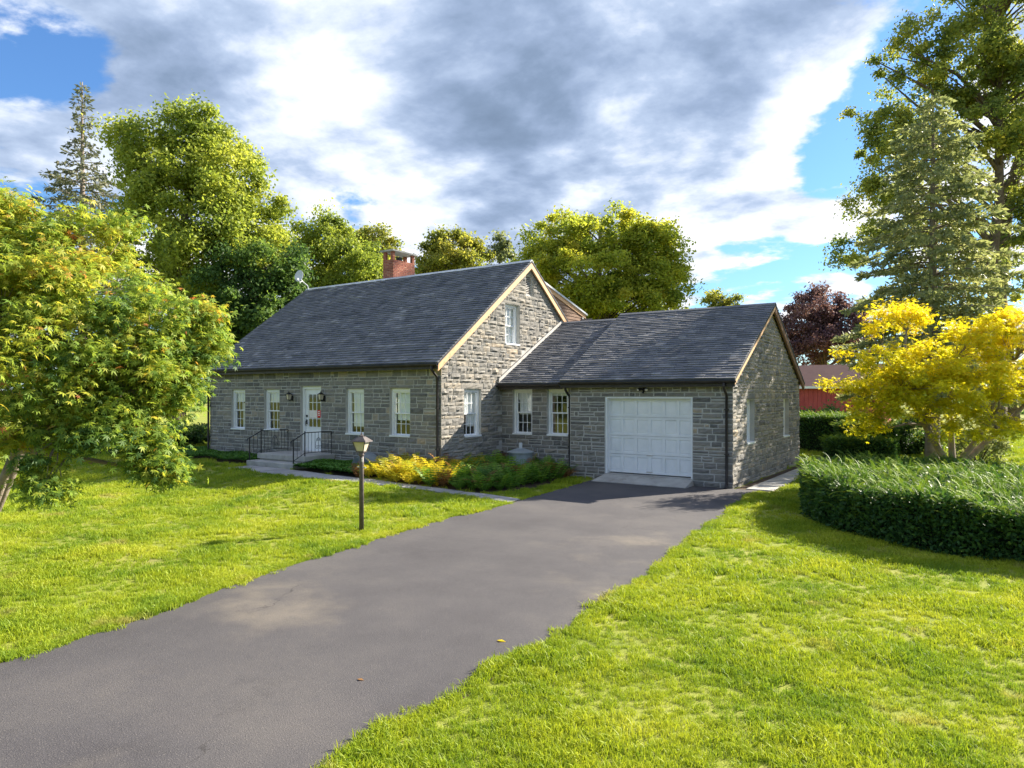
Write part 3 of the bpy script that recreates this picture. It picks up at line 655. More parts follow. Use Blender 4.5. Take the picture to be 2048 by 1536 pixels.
for s in (-1, 1):
    m = MB(); p = Vector((-8.02, YS - .05, 2.67)); q = p + Vector((s * .1, -.07, .0)); e = q + Vector((s * .03, -.05, -.03)); m.tube([p, q], [.02, .045], 8); m.tube([q, e], [.045, .055], 8); hd = m.build('lamp_head', 'iron', t)
    m = MB(); d = (e - q).normalized(); m.tube([e + d * .001, e + d * .012], [.045, .035], 8); m.build('lens', 'lamp_glass', hd)
t = thing('satellite_dish', (-24.62, 20.35, 7.2), 'small grey satellite dish on a bent pole at the end of the main ridge', 'satellite dish')
m = MB(); m.tube([(-24.6, 20.35, 7.1), (-24.6, 20.3, 7.3), (-24.72, 20.1, 7.48), (-24.75, 20.05, 7.62)], .025, 8); m.tube([(-24.7, 20.12, 7.5), (-24.5, 19.8, 7.38), (-24.4, 19.62, 7.46)], .015, 6); m.build('pole', 'dish_grey', t)
dn = Vector((.35, -.9, .28)).normalized(); da = Vector((1, .39, 0)).normalized(); db = dn.cross(da); dc = Vector((-24.74, 19.98, 7.68)); vs = []; fs = []
for i in range(5):
    for k in range(16):
        r = i / 4; a = k * math.pi / 8; vs.append(dc + da * (.2 * r * math.cos(a)) + db * (.27 * r * math.sin(a)) + dn * (.06 * r * r))
for i in range(4):
    for k in range(16): fs.append((i * 16 + k, i * 16 + (k + 1) % 16, i * 16 + 16 + (k + 1) % 16, i * 16 + 16 + k))
n0 = len(vs); vs += [p - dn * .012 for p in vs]; fs += [tuple(i + n0 for i in f) for f in fs] + [(64 + k, 64 + (k + 1) % 16, n0 + 64 + (k + 1) % 16, n0 + 64 + k) for k in range(16)]
m = MB(); m.add(vs, fs); m.build('reflector', 'dish_grey', t, smooth=True); m = MB(); m.box(-24.44, -24.36, 19.56, 19.64, 7.44, 7.52); m.build('receiver', 'dish_grey', t)
# stoop
t = thing('stoop', (-18.8, 14.8, .15), 'two-step concrete stoop in front of the white front door', 'steps')
m = MB(); m.box(-19.98, -17.6, 14.4, 15.64, .4, .57); m.build('landing', 'concrete', t, bevel=.012); m = MB(); m.box(-19.9, -17.68, 14.46, 15.64, .05, .4); m.build('base', 'mortar', t)
m = MB(); m.box(-19.95, -17.62, 13.97, 14.455, .1, .365); m.build('step', 'concrete', t, bevel=.012)
def scroll(m, c, s, up, w=.1):
    pts = [(c[0], c[1] + s * w * (.15 + .85 * k / 16) * math.cos(k * .55), c[2] + up * w * (.15 + .85 * k / 16) * math.sin(k * .55)) for k in range(17)]; m.tube(pts, .006, 4)
def railing(x, lab, ornate):
    t = thing('iron_railing', (x, 14.5, .36), lab, 'railing', 'iron railings of the stoop'); zl, zu = .365, .57; y0, y1, y2 = 14.06, 14.5, 15.58
    for y, zb, zt in ((y0, zl, 1.1), (y1, zu, 1.33)): m = MB(); m.tube([(x, y, zb), (x, y, zt)], .019, 6); m.tube([(x, y, zt), (x, y, zt + .03)], [.028, .01], 6); m.build('newel', 'iron', t)
    m = MB(); m.tube([(x, y0 - .1, 1.0), (x, y0 - .08, 1.07), (x, y0, 1.09), (x, y1, 1.31), (x, y2, 1.31), (x, y2 + .02, 1.25), (x, y2 - .04, 1.22)], .016, 6); m.build('handrail', 'iron', t)
    m = MB(); m.tube([(x, y0, zl + .08), (x, y1, zu + .1), (x, y2, zu + .1)], .011, 5); m.build('bottom_rail', 'iron', t)
    n = 8
    for k in range(1, n):
        y = y1 + (y2 - y1) * k / n; m = MB(); m.tube([(x, y, zu + .1), (x, y, 1.31)], .007, 5); m.build('baluster', 'iron', t)
    for k in (1, 2): y = y0 + (y1 - y0) * k / 3; m = MB(); m.tube([(x, y, zl + .08 + .2 * k / 3), (x, y, 1.09 + .22 * k / 3)], .007, 5); m.build('baluster', 'iron', t)
    m = MB(); yc = y1 + (y2 - y1) * 4 / 8
    for s in (-1, 1): scroll(m, (x + .004, yc + s * .06, .82), s, 1, .07); scroll(m, (x + .004, yc + s * .05, 1.08), s, -1, .05); m.tube([(x, yc, 1.16), (x, yc + s * .1, 1.0), (x, yc + s * .13, .85)], .006, 4)
    m.build('scrollwork', 'iron', t)
    m = MB(); m.tube([(x, y2, .56), (x, y2, 1.31)], .012, 6); m.build('end_post', 'iron', t)
railing(-19.9, 'black iron railing on the stoop side under a window', 1); railing(-17.7, 'black iron railing with scrollwork in front of the white door', 1)
# lamp post
lx, ly = -9.47, 9.05
t = thing('lamp_post', (lx, ly, 0), 'dark brown metal lamp post with square lantern standing on the lawn', 'lamp post')
m = MB(); m.tube([(lx, ly, -.05), (lx, ly, 1.2), (lx, ly, 1.4)], [.045, .042, .04], 12); m.tube([(lx, ly, 1.38), (lx, ly, 1.405), (lx, ly, 1.42), (lx, ly, 1.46)], [.05, .052, .045, .06], 12); m.build('post', 'lamp_metal', t, smooth=True)
m = MB(); m.tube([(lx - .15, ly + .04, 1.165), (lx + .15, ly - .04, 1.175)], .012, 8); m.build('ladder_bar', 'trim_grey', t)
m = MB(); m.tube([(lx + .05, ly - .03, 1.28), (lx + .05, ly - .03, 1.34)], .018, 8); m.build('photocell', 'trim_grey', t)
ca, sa = math.cos(R(20)), math.sin(R(20)); q = lambda x, y, z: (lx + x * ca - y * sa, ly + x * sa + y * ca, z)
cr = [(-1, -1), (1, -1), (1, 1), (-1, 1)]
m = MB()
for sx, sy in cr: m.tube([q(sx * .068, sy * .068, 1.46), q(sx * .118, sy * .118, 1.64)], .009, 5)
m.hexa([q(sx * .072, sy * .072, 1.45) for sx, sy in cr] + [q(sx * .072, sy * .072, 1.47) for sx, sy in cr]); ln = m.build('lantern', 'lamp_metal', t)
for k in range(4):
    (ax, ay), (bx, by) = cr[k], cr[(k + 1) % 4]; m = MB(); m.add([q(ax * .064, ay * .064, 1.471), q(bx * .064, by * .064, 1.471), q(bx * .112, by * .112, 1.638), q(ax * .112, ay * .112, 1.638)], [(0, 1, 2, 3)]); m.build('glass', 'lamp_glass', ln)
m = MB(); m.hexa([q(sx * .155, sy * .155, 1.64) for sx, sy in cr] + [q(sx * .15, sy * .15, 1.655) for sx, sy in cr]); m.hexa([q(sx * .15, sy * .15, 1.656) for sx, sy in cr] + [q(sx * .055, sy * .055, 1.735) for sx, sy in cr])
m.tube([q(0, 0, 1.73), q(0, 0, 1.755), q(0, 0, 1.765), q(0, 0, 1.82)], [.04, .045, .02, .006], 8); m.build('lantern_roof', 'lamp_metal', ln)
# window-well cover: bowed galvanised sheet leaning on the wall
t = thing('window_well_cover', (-15.83, 15.3, .2), 'grey bowed metal cover leaning against the stone wall in ground cover', 'cover')
vs = []; n = 18
for i in range(n + 1):
    a = math.pi * i / n
    for (d, zo) in ((.0, 0.), (.42, -.12)): vs.append((-15.83 - .46 * math.cos(a), 15.58 - d - .1 * math.sin(a), .22 + (.5 + zo) * math.sin(a)))
m = MB(); m.add(vs, [(2 * i, 2 * i + 1, 2 * i + 3, 2 * i + 2) for i in range(n)] + [tuple(2 * i + 1 for i in range(n + 1))]); m.build('shell', 'galvanised', t, smooth=False)
m = MB()
for k in (-1, 0, 1): m.tube([(-15.83 + k * .2, 15.05 + abs(k) * .02, .24), (-15.83 + k * .17, 15.045 + abs(k) * .02, .24 + .33 - abs(k) * .05)], .008, 4)
m.build('rib', 'galvanised', t)
# well cap
t = thing('well_cap', (-11.7, 17.75, 0), 'round grey conical well lid with short vent pipe among the ferns', 'well cap')
m = MB(); m.tube([(-11.7, 17.75, -.05), (-11.7, 17.75, .74)], .36, 24); m.build('casing', 'galvanised', t); m = MB(); m.tube([(-11.7, 17.75, .74), (-11.7, 17.75, .77), (-11.7, 17.75, .88)], [.42, .42, .1], 24); m.build('lid', 'galvanised', t)
m = MB(); m.tube([(-11.7, 17.75, .86), (-11.7, 17.75, 1.04)], .055, 12); m.build('vent_pipe', 'dish_grey', t)
# barn far behind
t = thing('red_barn', (-13, 58, 0), 'long red barn with brown shingle roof behind the hedges', 'barn')
m = MB(); m.box(-19, -6.2, 58, 64, -.1, 3.2); m.build('wall', 'barn_red', t)
m = MB()
m.hexa([(-19.4, 57.6, 3.06), (-5.8, 57.6, 3.06), (-5.8, 61, 4.85), (-19.4, 61, 4.85), (-19.4, 57.6, 3.16), (-5.8, 57.6, 3.16), (-5.8, 61, 4.95), (-19.4, 61, 4.95)]); m.hexa([(-19.4, 64.4, 3.06), (-5.8, 64.4, 3.06), (-5.8, 61.01, 4.85), (-19.4, 61.01, 4.85), (-19.4, 64.4, 3.16), (-5.8, 64.4, 3.16), (-5.8, 61.01, 4.95), (-19.4, 61.01, 4.95)])
m.build('roof', 'barn_roof', t); m = MB(); m.box(-19.4, -5.8, 57.55, 57.595, 3.0, 3.18); m.build('fascia', 'white_paint', t)
for k in range(40):
    m = MB(); x = -18.95 + k * .32; m.box(x, x + .3, 57.955, 57.998, 0, 3.0, random.random()); m.build('board', 'barn_red', t)
m = MB()
for s in (-1, 1): m.add([(-6.19, 61, 4.85), (-6.19, 61 + s * 3, 3.2), (-6.19, 61, 3.2)], [(0, 1, 2)])
m.build('gable', 'barn_red', t)

# ------------------------------------------------------------------ vegetation helpers
def unit(n):
    v = rng.normal(size=(n, 3)); return v / np.linalg.norm(v, axis=1, keepdims=True)
QUAD = (np.array([(0, -.5, 0), (.3, -.05, .07), (0, .5, 0), (-.3, -.05, .07)]), np.array([(0, 1, 2, 3)]))
NEED = (np.array([(0, 0, 0), (.13, .5, .03), (0, 1, 0), (-.13, .5, .03)]), np.array([(0, 1, 2, 3)]))
def palm():
    v = [(0, 0, 0)]; f = []
    for k, (a, L) in enumerate(((-128, .5), (-68, .85), (-22, 1.), (22, 1.), (68, .85), (128, .5))[:6]):
        a = R(a); d = np.array((math.sin(a), math.cos(a))); p = np.array((d[1], -d[0])); b = len(v)
        for q, z in ((d * L * .42 + p * .13 * L, .02), (d * L, -.1), (d * L * .42 - p * .13 * L, .02)): v.append((*(q * .62), z))
        f.append((0, b, b + 1, b + 2))
    return np.array(v), np.array(f)
PALM = palm()
def lmesh(name, mat, P, size, tone, tpl=QUAD, nrm=None, tan=None, up=.35):
    n = len(P); T, Fc = tpl
    N = unit(n) + np.array((0, 0, up)) if nrm is None else nrm
    N /= np.linalg.norm(N, axis=1, keepdims=True) + 1e-9
    t = unit(n) if tan is None else tan
    t = t - N * np.sum(t * N, axis=1, keepdims=True); t /= np.linalg.norm(t, axis=1, keepdims=True) + 1e-9
    b = np.cross(N, t); s = (np.ones(n) * size)[:, None, None]
    V = P[:, None, :] + s * (b[:, None, :] * T[None, :, 0:1] + t[:, None, :] * T[None, :, 1:2] + N[:, None, :] * T[None, :, 2:3])
    k = len(T); Fa = (Fc[None] + (np.arange(n) * k)[:, None, None]).reshape(-1, Fc.shape[1])
    return npmesh(name, V, Fa, mat, np.repeat(np.clip(tone, 0, 1), k))
def clumps(blobs, n):
    """blobs: (x,y,z,rx,ry,rz,weight) -> clump centres, mostly near the outside"""
    w = np.array([b[6] if len(b) > 6 else b[3] * b[4] * b[5] for b in blobs]) ** .8; w /= w.sum()
    k = rng.choice(len(blobs), n, p=w); B = np.array([b[:6] for b in blobs])[k]
    return B[:, :3] + unit(n) * (rng.uniform(.25, 1, n) ** .45)[:, None] * B[:, 3:6] * .9
def limbs(mb, base, top, C, r0, lean=(0, 0), sides=7, frac=.35, rl=.22, maxn=60):
    base = Vector(base); top = Vector(top); n = 7
    tp = [base.lerp(top, k / n) + Vector((U(-1, 1), U(-1, 1), 0)) * r0 * (.7 if 0 < k < n else 0) for k in range(n + 1)]
    mb.tube([base - Vector((0, 0, .25))] + tp, [r0 * 1.45] + [r0 * (1.15 - .95 * k / n) for k in range(n + 1)], sides)
    idx = list(range(len(C))); random.shuffle(idx)
    for i in idx[:maxn]:
        c = Vector(C[i]); hd = (c.xy - base.xy).length
        zs = max(base.z + (top.z - base.z) * frac, min(top.z - .3, c.z - hd * .7))
        k = (zs - base.z) / (top.z - base.z) * n; j = min(n - 1, max(0, int(k))); p = tp[j].lerp(tp[j + 1], min(1, max(0, k - j)))
        L = (c - p).length; md = p.lerp(c, .5) + Vector((U(-.08, .08), U(-.08, .08), U(.0, .1))) * L; r = max(.012, min(r0 * .5, rl * L * .09))
        mb.tube([p, p.lerp(md, .5) + Vector((0, 0, .02 * L)), md, c], [r, r * .8, r * .55, r * .15], 5)
def foliage(C, cr, nl, flat=.75, shell=.35):
    n = len(C); k = rng.integers(0, n, nl); rr = cr * rng.uniform(.55, 1.25, n)
    d = unit(nl); d[:, 2] = np.where(d[:, 2] < -.3, d[:, 2] * .5, d[:, 2])
    P = C[k] + (d * (rng.uniform(0, 1, nl) ** shell * rr[k])[:, None] * .62 + rng.normal(0, .36, (nl, 3)) * rr[k][:, None]) * np.array((1, 1, flat))
    return P, k, d
def tree(name, label, base, top, blobs, mat, nc=70, cr=1.1, nl=30000, size=.22, r0=.3, bark='bark', cat='tree', group=None, tmean=.5, tvar=.2, clv=.14, tpl=QUAD, up=.35, frac=.35, maxn=60, flat=.75):
    t = thing(name, base, label, cat, group); C = clumps(blobs, nc)
    mb = MB(); limbs(mb, base, top, C, r0, frac=frac, maxn=maxn); mb.build('trunk', bark, t, smooth=True)
    P, k, d = foliage(C, cr, nl, flat); ct = rng.normal(0, clv, nc)
    tone = tmean + ct[k] + rng.normal(0, tvar * .6, nl)
    nn = d * .7 + unit(nl) * .9 + np.array((0, 0, up))
    link('crown', lmesh('crown', mat, P, size * rng.uniform(.6, 1.3, nl), tone, tpl, nn), t, kind='stuff')
    return t, C
def branch_out(mb, forks, C, r, nsub):
    """limbs fork -> sub-limb -> twig, so no fan of twigs leaves one point"""
    subs = []
    for c in C[:nsub]:
        c = Vector(c); f = min(forks, key=lambda q: (q - c).length); e = f.lerp(c, U(.45, .75)); md = f.lerp(e, .5) + Vector((U(-.12, .12), U(-.12, .12), U(.0, .15)))
        mb.tube([f, md, e], [r, r * .75, r * .5], 6); subs.append((e, r * .5)); subs.append((md, r * .6))
    for c in C[nsub:]:
        c = Vector(c); f, rr = min(subs, key=lambda q: (q[0] - c).length); md = f.lerp(c, .5) + Vector((U(-.1, .1), U(-.1, .1), U(-.02, .14))) * min(1, (c - f).length)
        mb.tube([f, md, c], [rr * .5, rr * .32, .003], 4)
def bl(px, py, D, rx, rz, ry=None, w=None):
    b = (*at(px, py, D), rx, ry or rx, rz); return b + (w,) if w else b
def gz(p, z=0.): return (p[0], p[1], z)

# trees behind the house
tree('ash_tree', 'tall bright green ash tree rising beside the spruce behind the house', gz(at(352, 700, 38), .1), at(380, 260, 38),
     [bl(390, 270, 38, 2.0, 1.6), bl(300, 320, 38, 2.3, 2.2), bl(450, 350, 38, 2.6, 2.2), bl(380, 410, 37, 3.4, 2.6), bl(500, 440, 38, 2.3, 2.4), bl(290, 470, 38, 2.3, 2.3), bl(430, 510, 36.5, 3.3, 2.6), bl(540, 520, 38, 1.6, 1.8), bl(330, 590, 38, 2.6, 1.8), bl(250, 270, 38, .9, .6)],
     'leaf_ash', 320, .85, 95000, .2, .42, tmean=.6, up=.5)
tree('dense_tree', 'dark green dense leafy tree crowding the shaded end of the house', gz(at(500, 700, 35), .1), at(500, 520, 35),
     [bl(470, 570, 35, 2.2, 2.2), bl(540, 540, 36, 2.0, 1.9), bl(520, 620, 35, 2.4, 2.0), bl(440, 650, 35, 2.0, 2.0), bl(590, 560, 36, 1.2, 1.4), bl(400, 690, 36, 1.5, 2.)], 'leaf_dense', 150, .75, 38000, .2, .25, tmean=.36)
tree('leafy_tree', 'fresh green tree standing behind the ridge beside the chimney', gz(at(675, 700, 42), .1), at(670, 450, 42),
     [bl(655, 480, 42, 1.6, 1.6), bl(700, 530, 41, 2.2, 1.8), bl(620, 540, 42, 1.9, 2.), bl(745, 545, 42, 1.6, 1.3), bl(605, 480, 42, .9, .9), bl(655, 440, 42, .7, .7), bl(660, 590, 42, 3., 1.6)], 'leaf_ash', 190, .75, 50000, .18, .25, tmean=.5)
tree('background_tree', 'olive green tree peeking over the chimney from far behind', gz(at(745, 700, 54), .1), at(745, 460, 54),
     [bl(745, 480, 54, 1.9, 1.4), bl(720, 500, 54, 1.7, 1.4), bl(780, 510, 54, 1.2, 1.5), bl(750, 540, 54, 2., 1.5)], 'leaf_olive', 80, .7, 15000, .21, .25, tmean=.5)
tree('background_tree', 'olive yellow round tree between the chimney and the roof peak', gz(at(905, 700, 48), .1), at(905, 480, 48),
     [bl(905, 500, 48, 2., 1.5), bl(865, 520, 48, 1.4, 1.5), bl(950, 515, 48, 1.5, 1.4), bl(900, 550, 48, 2.7, 1.5)], 'leaf_olive', 95, .7, 20000, .21, .25, tmean=.6)
tree('background_tree', 'thin grey green tree with wispy top behind the roof peak', gz(at(1003, 700, 50), .1), at(1000, 480, 50),
     [bl(1000, 500, 50, .7, 1.6), bl(1010, 540, 50, 1.1, 1.4), bl(985, 540, 50, .8, 1.)], 'needle_grey', 40, .5, 4200, .22, .18, tmean=.35)
tree('sugar_maple', 'large yellow green maple behind the garage wing and gable', gz(at(1190, 700, 40), 0), at(1200, 460, 40),
     [bl(1120, 480, 40, 2.2, 1.6), bl(1220, 460, 40, 2.4, 1.5), bl(1300, 490, 40, 2.0, 1.7), bl(1080, 530, 40, 1.7, 1.6), bl(1180, 540, 38.5, 3.2, 2.), bl(1310, 560, 39.5, 2.2, 1.8), bl(1250, 610, 39, 3.2, 1.6), bl(1150, 620, 40, 2.6, 1.3), bl(1360, 620, 40, 1.0, .9), bl(1345, 545, 40, 1., 1.2)],
     'leaf_autumn', 340, .72, 88000, .185, .4, tmean=.55, up=.5)
tree('background_tree', 'small thin tree far off above the garage ridge', gz(at(1450, 720, 70), 0), at(1445, 590, 70),
     [bl(1430, 600, 70, 1.2, .9), bl(1465, 598, 70, 1.1, .8), bl(1450, 620, 70, 1.6, .8)], 'leaf_olive', 40, .6, 5200, .25, .18, tmean=.4)
tree('copper_beech', 'dark purple leaved tree behind the red barn roof', gz(at(1648, 770, 66), 0), at(1645, 600, 66),
     [bl(1640, 610, 66, 2.7, 1.9), bl(1600, 650, 66, 2.6, 2.4), bl(1690, 650, 66, 2.5, 2.2), bl(1645, 690, 66, 3.8, 2.2), bl(1580, 700, 66, 1.6, 1.8), bl(1715, 700, 66, 1.6, 1.8)], 'leaf_purple', 170, .95, 36000, .26, .35, tmean=.5)
tree('oak_tree', 'towering oak with forked dark trunk behind the grey conifer', gz(at(1995, 800, 47), 0), at(1985, 60, 47),
     [bl(2020, 60, 47, 4.54, 3.69), bl(1930, 130, 47, 3.41, 3.12), bl(2060, 180, 47, 4.54, 3.69), bl(1870, 60, 47, 2.41, 2.21), bl(1960, 260, 47, 3.69, 2.84), bl(1840, 200, 47, 2.77, 2.95), bl(1800, 330, 47, 3.51, 3.51), bl(1740, 430, 47, 1.85, 2.77), bl(1705, 500, 47, 1.29, 1.66), bl(1690, 290, 47, 0.92, 0.92), bl(1740, 230, 47, 1.66, 1.29), bl(1790, 120, 47, 1.48, 2.21), bl(2060, 330, 47, 2.84, 2.84), bl(2030, 520, 47, 2.41, 2.84), bl(2070, 420, 47, 2.13, 2.13), bl(1810, 480, 47, 2.21, 2.21), bl(2010, -80, 47, 4.26, 3.55)],
     'leaf_oak', 460, .8, 92000, .23, .5, tmean=.45, frac=.42, maxn=120)
t = thing('forked_limb_tree', gz(at(2040, 800, 50), 0), 'dark bare trunk leaning beside the towering oak', 'tree')
mb = MB(); mb.tube([gz(at(2020, 800, 50), -.2), at(1995, 600, 50), at(2010, 420, 50), at(2045, 300, 50), at(2080, 150, 50)], [.7, .58, .48, .34, .14], 8); mb.build('trunk', 'bark', t, smooth=True)
C = clumps([bl(2080, 200, 47, 2.84, 3.55), bl(2110, 400, 47, 2.84, 2.84)], 30); P, k, d = foliage(C, .9, 9000); link('crown', lmesh('crown', 'leaf_oak', P, .3, .45 + rng.normal(0, .15, 9000)), t, kind='stuff')

def conifer(name, label, base, H, Rb, r0, mat, nb, nper, size, zlow=.12, gap=None, power=.85, tmean=.5, droop=.25):
    t = thing(name, base, label, 'tree'); b = Vector(base); mb = MB()
    mb.tube([b - Vector((0, 0, .2))] + [b + Vector((U(-.04, .04), U(-.04, .04), H * k / 8)) for k in range(9)], [r0 * 1.2] + [r0 * (1.02 - k / 8) + .02 for k in range(9)], 8)
    PP, TT, TO = [], [], []
    for i in range(nb):
        f = zlow + (1 - zlow) * (i / nb) + U(-.01, .01); f = min(.99, f); a = i * 2.399 + U(-.3, .3)
        L = Rb * (1 - f) ** power * U(.6, 1.15) + .15
        if gap and gap[0] < f < gap[1]: L *= gap[2]
        p = b + Vector((0, 0, H * f)); dv = Vector((math.cos(a), math.sin(a), 0)); pts = []
        for s in range(6): q = s / 5; pts.append(p + dv * (L * q) + Vector((U(-.04, .04) * L, U(-.04, .04) * L, L * (.12 * q - droop * q * q + .08 * q ** 4))))
        mb.tube(pts, [max(.008, r0 * .22 * (1 - f) + .015) * (1 - .8 * s / 5) for s in range(6)], 4, cap=False)
        n = max(6, int(nper * (L / Rb) ** 1.2)); s = rng.uniform(.15, 1, n) ** .7; k = np.minimum(4, (s * 5).astype(int)); A = np.array([tuple(x) for x in pts]); q = (s * 5 - k)[:, None]
        C = A[k] * (1 - q) + A[k + 1] * q; side = rng.normal(0, 1, (n, 1)) * np.array([[-dv.y, dv.x, 0]]) * (.16 * L * (1.15 - s))[:, None]
        PP.append(C + side + rng.normal(0, .05, (n, 3)) + np.array((0, 0, -.05))); TT.append(np.array([[dv.x, dv.y, -.25]]) + side * 3 / max(L, .3) + rng.normal(0, .5, (n, 3))); TO.append(tmean + rng.normal(0, .17, n) + U(-.12, .12))
    mb.build('trunk', 'bark_grey', t, smooth=True)
    P = np.concatenate(PP); T = np.concatenate(TT); link('crown', lmesh('crown', mat, P, size * rng.uniform(.6, 1.3, len(P)), np.concatenate(TO), (NEED[0] * np.array((1.5, 1, 1)), NEED[1]), None, T, .6), t, kind='stuff')
conifer('spruce_tree', 'ragged thin-topped grey spruce behind the ash and maple', gz(at(165, 800, 45), .15), 22.6, 8.2, .4, 'needle_spruce', 190, 330, .3, .3, (.74, .93, .6), 1.05, .45, .2)
conifer('grey_conifer', 'tall grey green conifer with pale trunk behind the yellow maple', gz(at(1866, 900, 26.5), 0), 13.9, 4.0, .24, 'needle_grey', 210, 400, .22, .18, None, .6, .5, .3)
# shrubs
def shrub(name, label, c, r, mat, nl, size, tm=.4, group=None, n=25):
    t = thing(name, (c[0], c[1], g(c[0], c[1])), label, 'shrub', group); C = clumps([(c[0], c[1], g(c[0], c[1]) + r[2] * .9, *r)], n); C[:, 2] = np.maximum(C[:, 2], .12)
    mb = MB()
    for q in C[:12]: mb.tube([(c[0], c[1], g(c[0], c[1]) - .1), ((c[0] + q[0]) / 2, (c[1] + q[1]) / 2, q[2] * .6), tuple(q)], [.03, .02, .008], 5)
    mb.build('stem', 'bark', t); P, k, d = foliage(C, min(r) * .55, nl); P[:, 2] = np.maximum(P[:, 2], .03)
    link('foliage', lmesh('foliage', mat, P, size * rng.uniform(.6, 1.3, nl), tm + rng.normal(0, .15, nl), QUAD, d * .6 + unit(nl) * .8 + np.array((0, 0, .4))), t, kind='stuff')
shrub('dark_shrub', 'dark evergreen shrub at the foot of the grey conifer', at(1828, 880, 29), (1.1, 1.1, .95), 'leaf_dense', 7000, .12, .1)
shrub('dark_shrub', 'low dark shrub on the lawn under the spreading maple', at(215, 880, 27), (2.2, 1., .55), 'leaf_dense', 6000, .12, .1)
shrub('dark_shrub', 'dark rounded bush beside the far corner of the house', at(375, 865, 31), (1.2, 1.2, .6), 'leaf_dense', 5000, .13, .2)
shrub('ivy_mound', 'rounded ivy covered mound in front of the red barn', at(1630, 830, 38), (1.9, 1.5, 1.0), 'leaf_dense', 9000, .15, .35)
shrub('pale_bush', 'pale leafless-looking bush under the yellow maple', at(1955, 890, 24), (.9, .9, .8), 'needle_grey', 2600, .1, .5)

# near maple on the left
mbase = (-12.7, 3.9, 0.0)
mblobs = [bl(60, 470, 9.8, .7, .55), bl(180, 480, 10.4, .75, .6), bl(60, 620, 9.2, .9, .8), bl(200, 600, 9.6, 1.0, .8), bl(300, 640, 9.8, .8, .7), bl(120, 750, 9, 1.0, .7), bl(260, 740, 9.4, .9, .6), bl(350, 715, 9.8, .45, .35), bl(385, 660, 10, .28, .3), bl(415, 700, 10, .16, .1), bl(320, 800, 9.6, .3, .3), bl(365, 780, 9.8, .16, .16), bl(300, 900, 9.4, .2, .3), bl(325, 935, 9.4, .12, .12), bl(225, 820, 9.3, .4, .25), bl(120, 900, 8.6, .42, .35), bl(110, 970, 8.5, .26, .18), bl(40, 850, 8.6, .5, .4), bl(200, 850, 9, .5, .3), bl(-120, 560, 9.5, 1.4, 1.2), bl(-150, 750, 9.5, 1.3, .9), bl(-40, 420, 10, .8, .5), bl(395, 630, 10, .16, .12)]
t = thing('japanese_maple', mbase, 'spreading green and orange maple with drooping branches over the front lawn', 'tree')
C = clumps([b + (max(.12, b[3] * b[4] * b[5]) ** .9,) for b in mblobs], 480)
mb = MB(); B = Vector(mbase)
forks = []
for tgt in (at(60, 870, 9.6), at(-40, 780, 9.8), at(-160, 700, 9.8), at(30, 900, 9)):
    e = Vector(tgt); mid = B.lerp(e, .5) + Vector((U(-.1, .1), U(-.1, .1), -.1)); mb.tube([B - Vector((0, 0, .2)), B + Vector((0, 0, .15)), mid, e], [.14, .1, .07, .045], 7); forks.append(e)
branch_out(mb, forks, C, .045, 26)
mb.build('trunk', 'bark_grey', t, smooth=True)
nl = 60000; P, k, d = foliage(C, .31, nl, .75, .5); ct = rng.normal(0, .12, 480)
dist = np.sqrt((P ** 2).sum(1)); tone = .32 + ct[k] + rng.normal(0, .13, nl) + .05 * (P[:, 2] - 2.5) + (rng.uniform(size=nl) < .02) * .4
nn = d * .5 + unit(nl) * .55 + np.array((0.1, -.1, .55)); tn = d + np.array((0, 0, -.9)) + rng.normal(0, .5, (nl, 3)); sz = .128 * rng.uniform(.6, 1.25, nl)
order = np.argsort(dist / sz); near = order[(P[order][:, 0] * RR[0] + P[order][:, 1] * RR[1]) / (P[order][:, 0] * VV[0] + P[order][:, 1] * VV[1]) > -.74][:260]
rest_ = np.setdiff1d(np.arange(nl), near)
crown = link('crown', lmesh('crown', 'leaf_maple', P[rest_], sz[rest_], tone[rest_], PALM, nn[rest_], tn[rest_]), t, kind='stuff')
for i in near: link('leaf', lmesh('leaf', 'leaf_maple', P[i:i + 1], sz[i:i + 1], tone[i:i + 1], PALM, nn[i:i + 1], tn[i:i + 1]), crown)

# yellow maple on the right
yb = gz(at(1905, 950, 19.5), 0)
t = thing('yellow_maple', yb, 'low spreading maple with golden yellow leaves behind the round hedge', 'tree')
yblobs = [bl(1790, 640, 19.5, .9, .55), bl(1760, 720, 19, .9, .6), bl(1850, 730, 19, 1.2, .7), bl(1700, 790, 19.5, .6, .4), bl(1960, 680, 19.5, 1.1, .7), bl(2040, 650, 19.5, 1.0, .6), bl(1960, 770, 18.8, 1.2, .6), bl(2060, 760, 19, 1.1, .7), bl(1800, 800, 19, 1.0, .4), bl(1900, 830, 18.8, 1.0, .3), bl(2150, 720, 19.5, 1.3, .9), bl(1690, 700, 19.6, .35, .2), bl(2020, 840, 19, .8, .3), bl(1730, 850, 19.2, .5, .25), bl(1850, 870, 19, .6, .2), bl(1780, 760, 18.6, .9, .5), bl(1900, 780, 18.4, 1.1, .6), bl(1680, 770, 19, .5, .3), bl(1960, 860, 18.6, .9, .25), bl(1750, 820, 18.8, .8, .3)]
C = clumps(yblobs, 360); mb = MB(); B = Vector(yb); forks = []
for tgt in (at(1855, 850, 19.3), at(1980, 835, 19.3), at(1900, 800, 19.8), at(2060, 800, 19.5), at(1810, 780, 19.7)):
    e = Vector(tgt); mb.tube([B - Vector((0, 0, .2)), B + Vector((0, 0, .35)), B.lerp(e, .55) + Vector((0, 0, .1)), e], [.13, .11, .075, .05], 7); forks.append(e)
branch_out(mb, forks, C, .045, 24)
mb.build('trunk', 'bark_grey', t, smooth=True)
nl = 32000; P, k, d = foliage(C, .34, nl, .7, .6); ct = rng.normal(0, .1, 360)
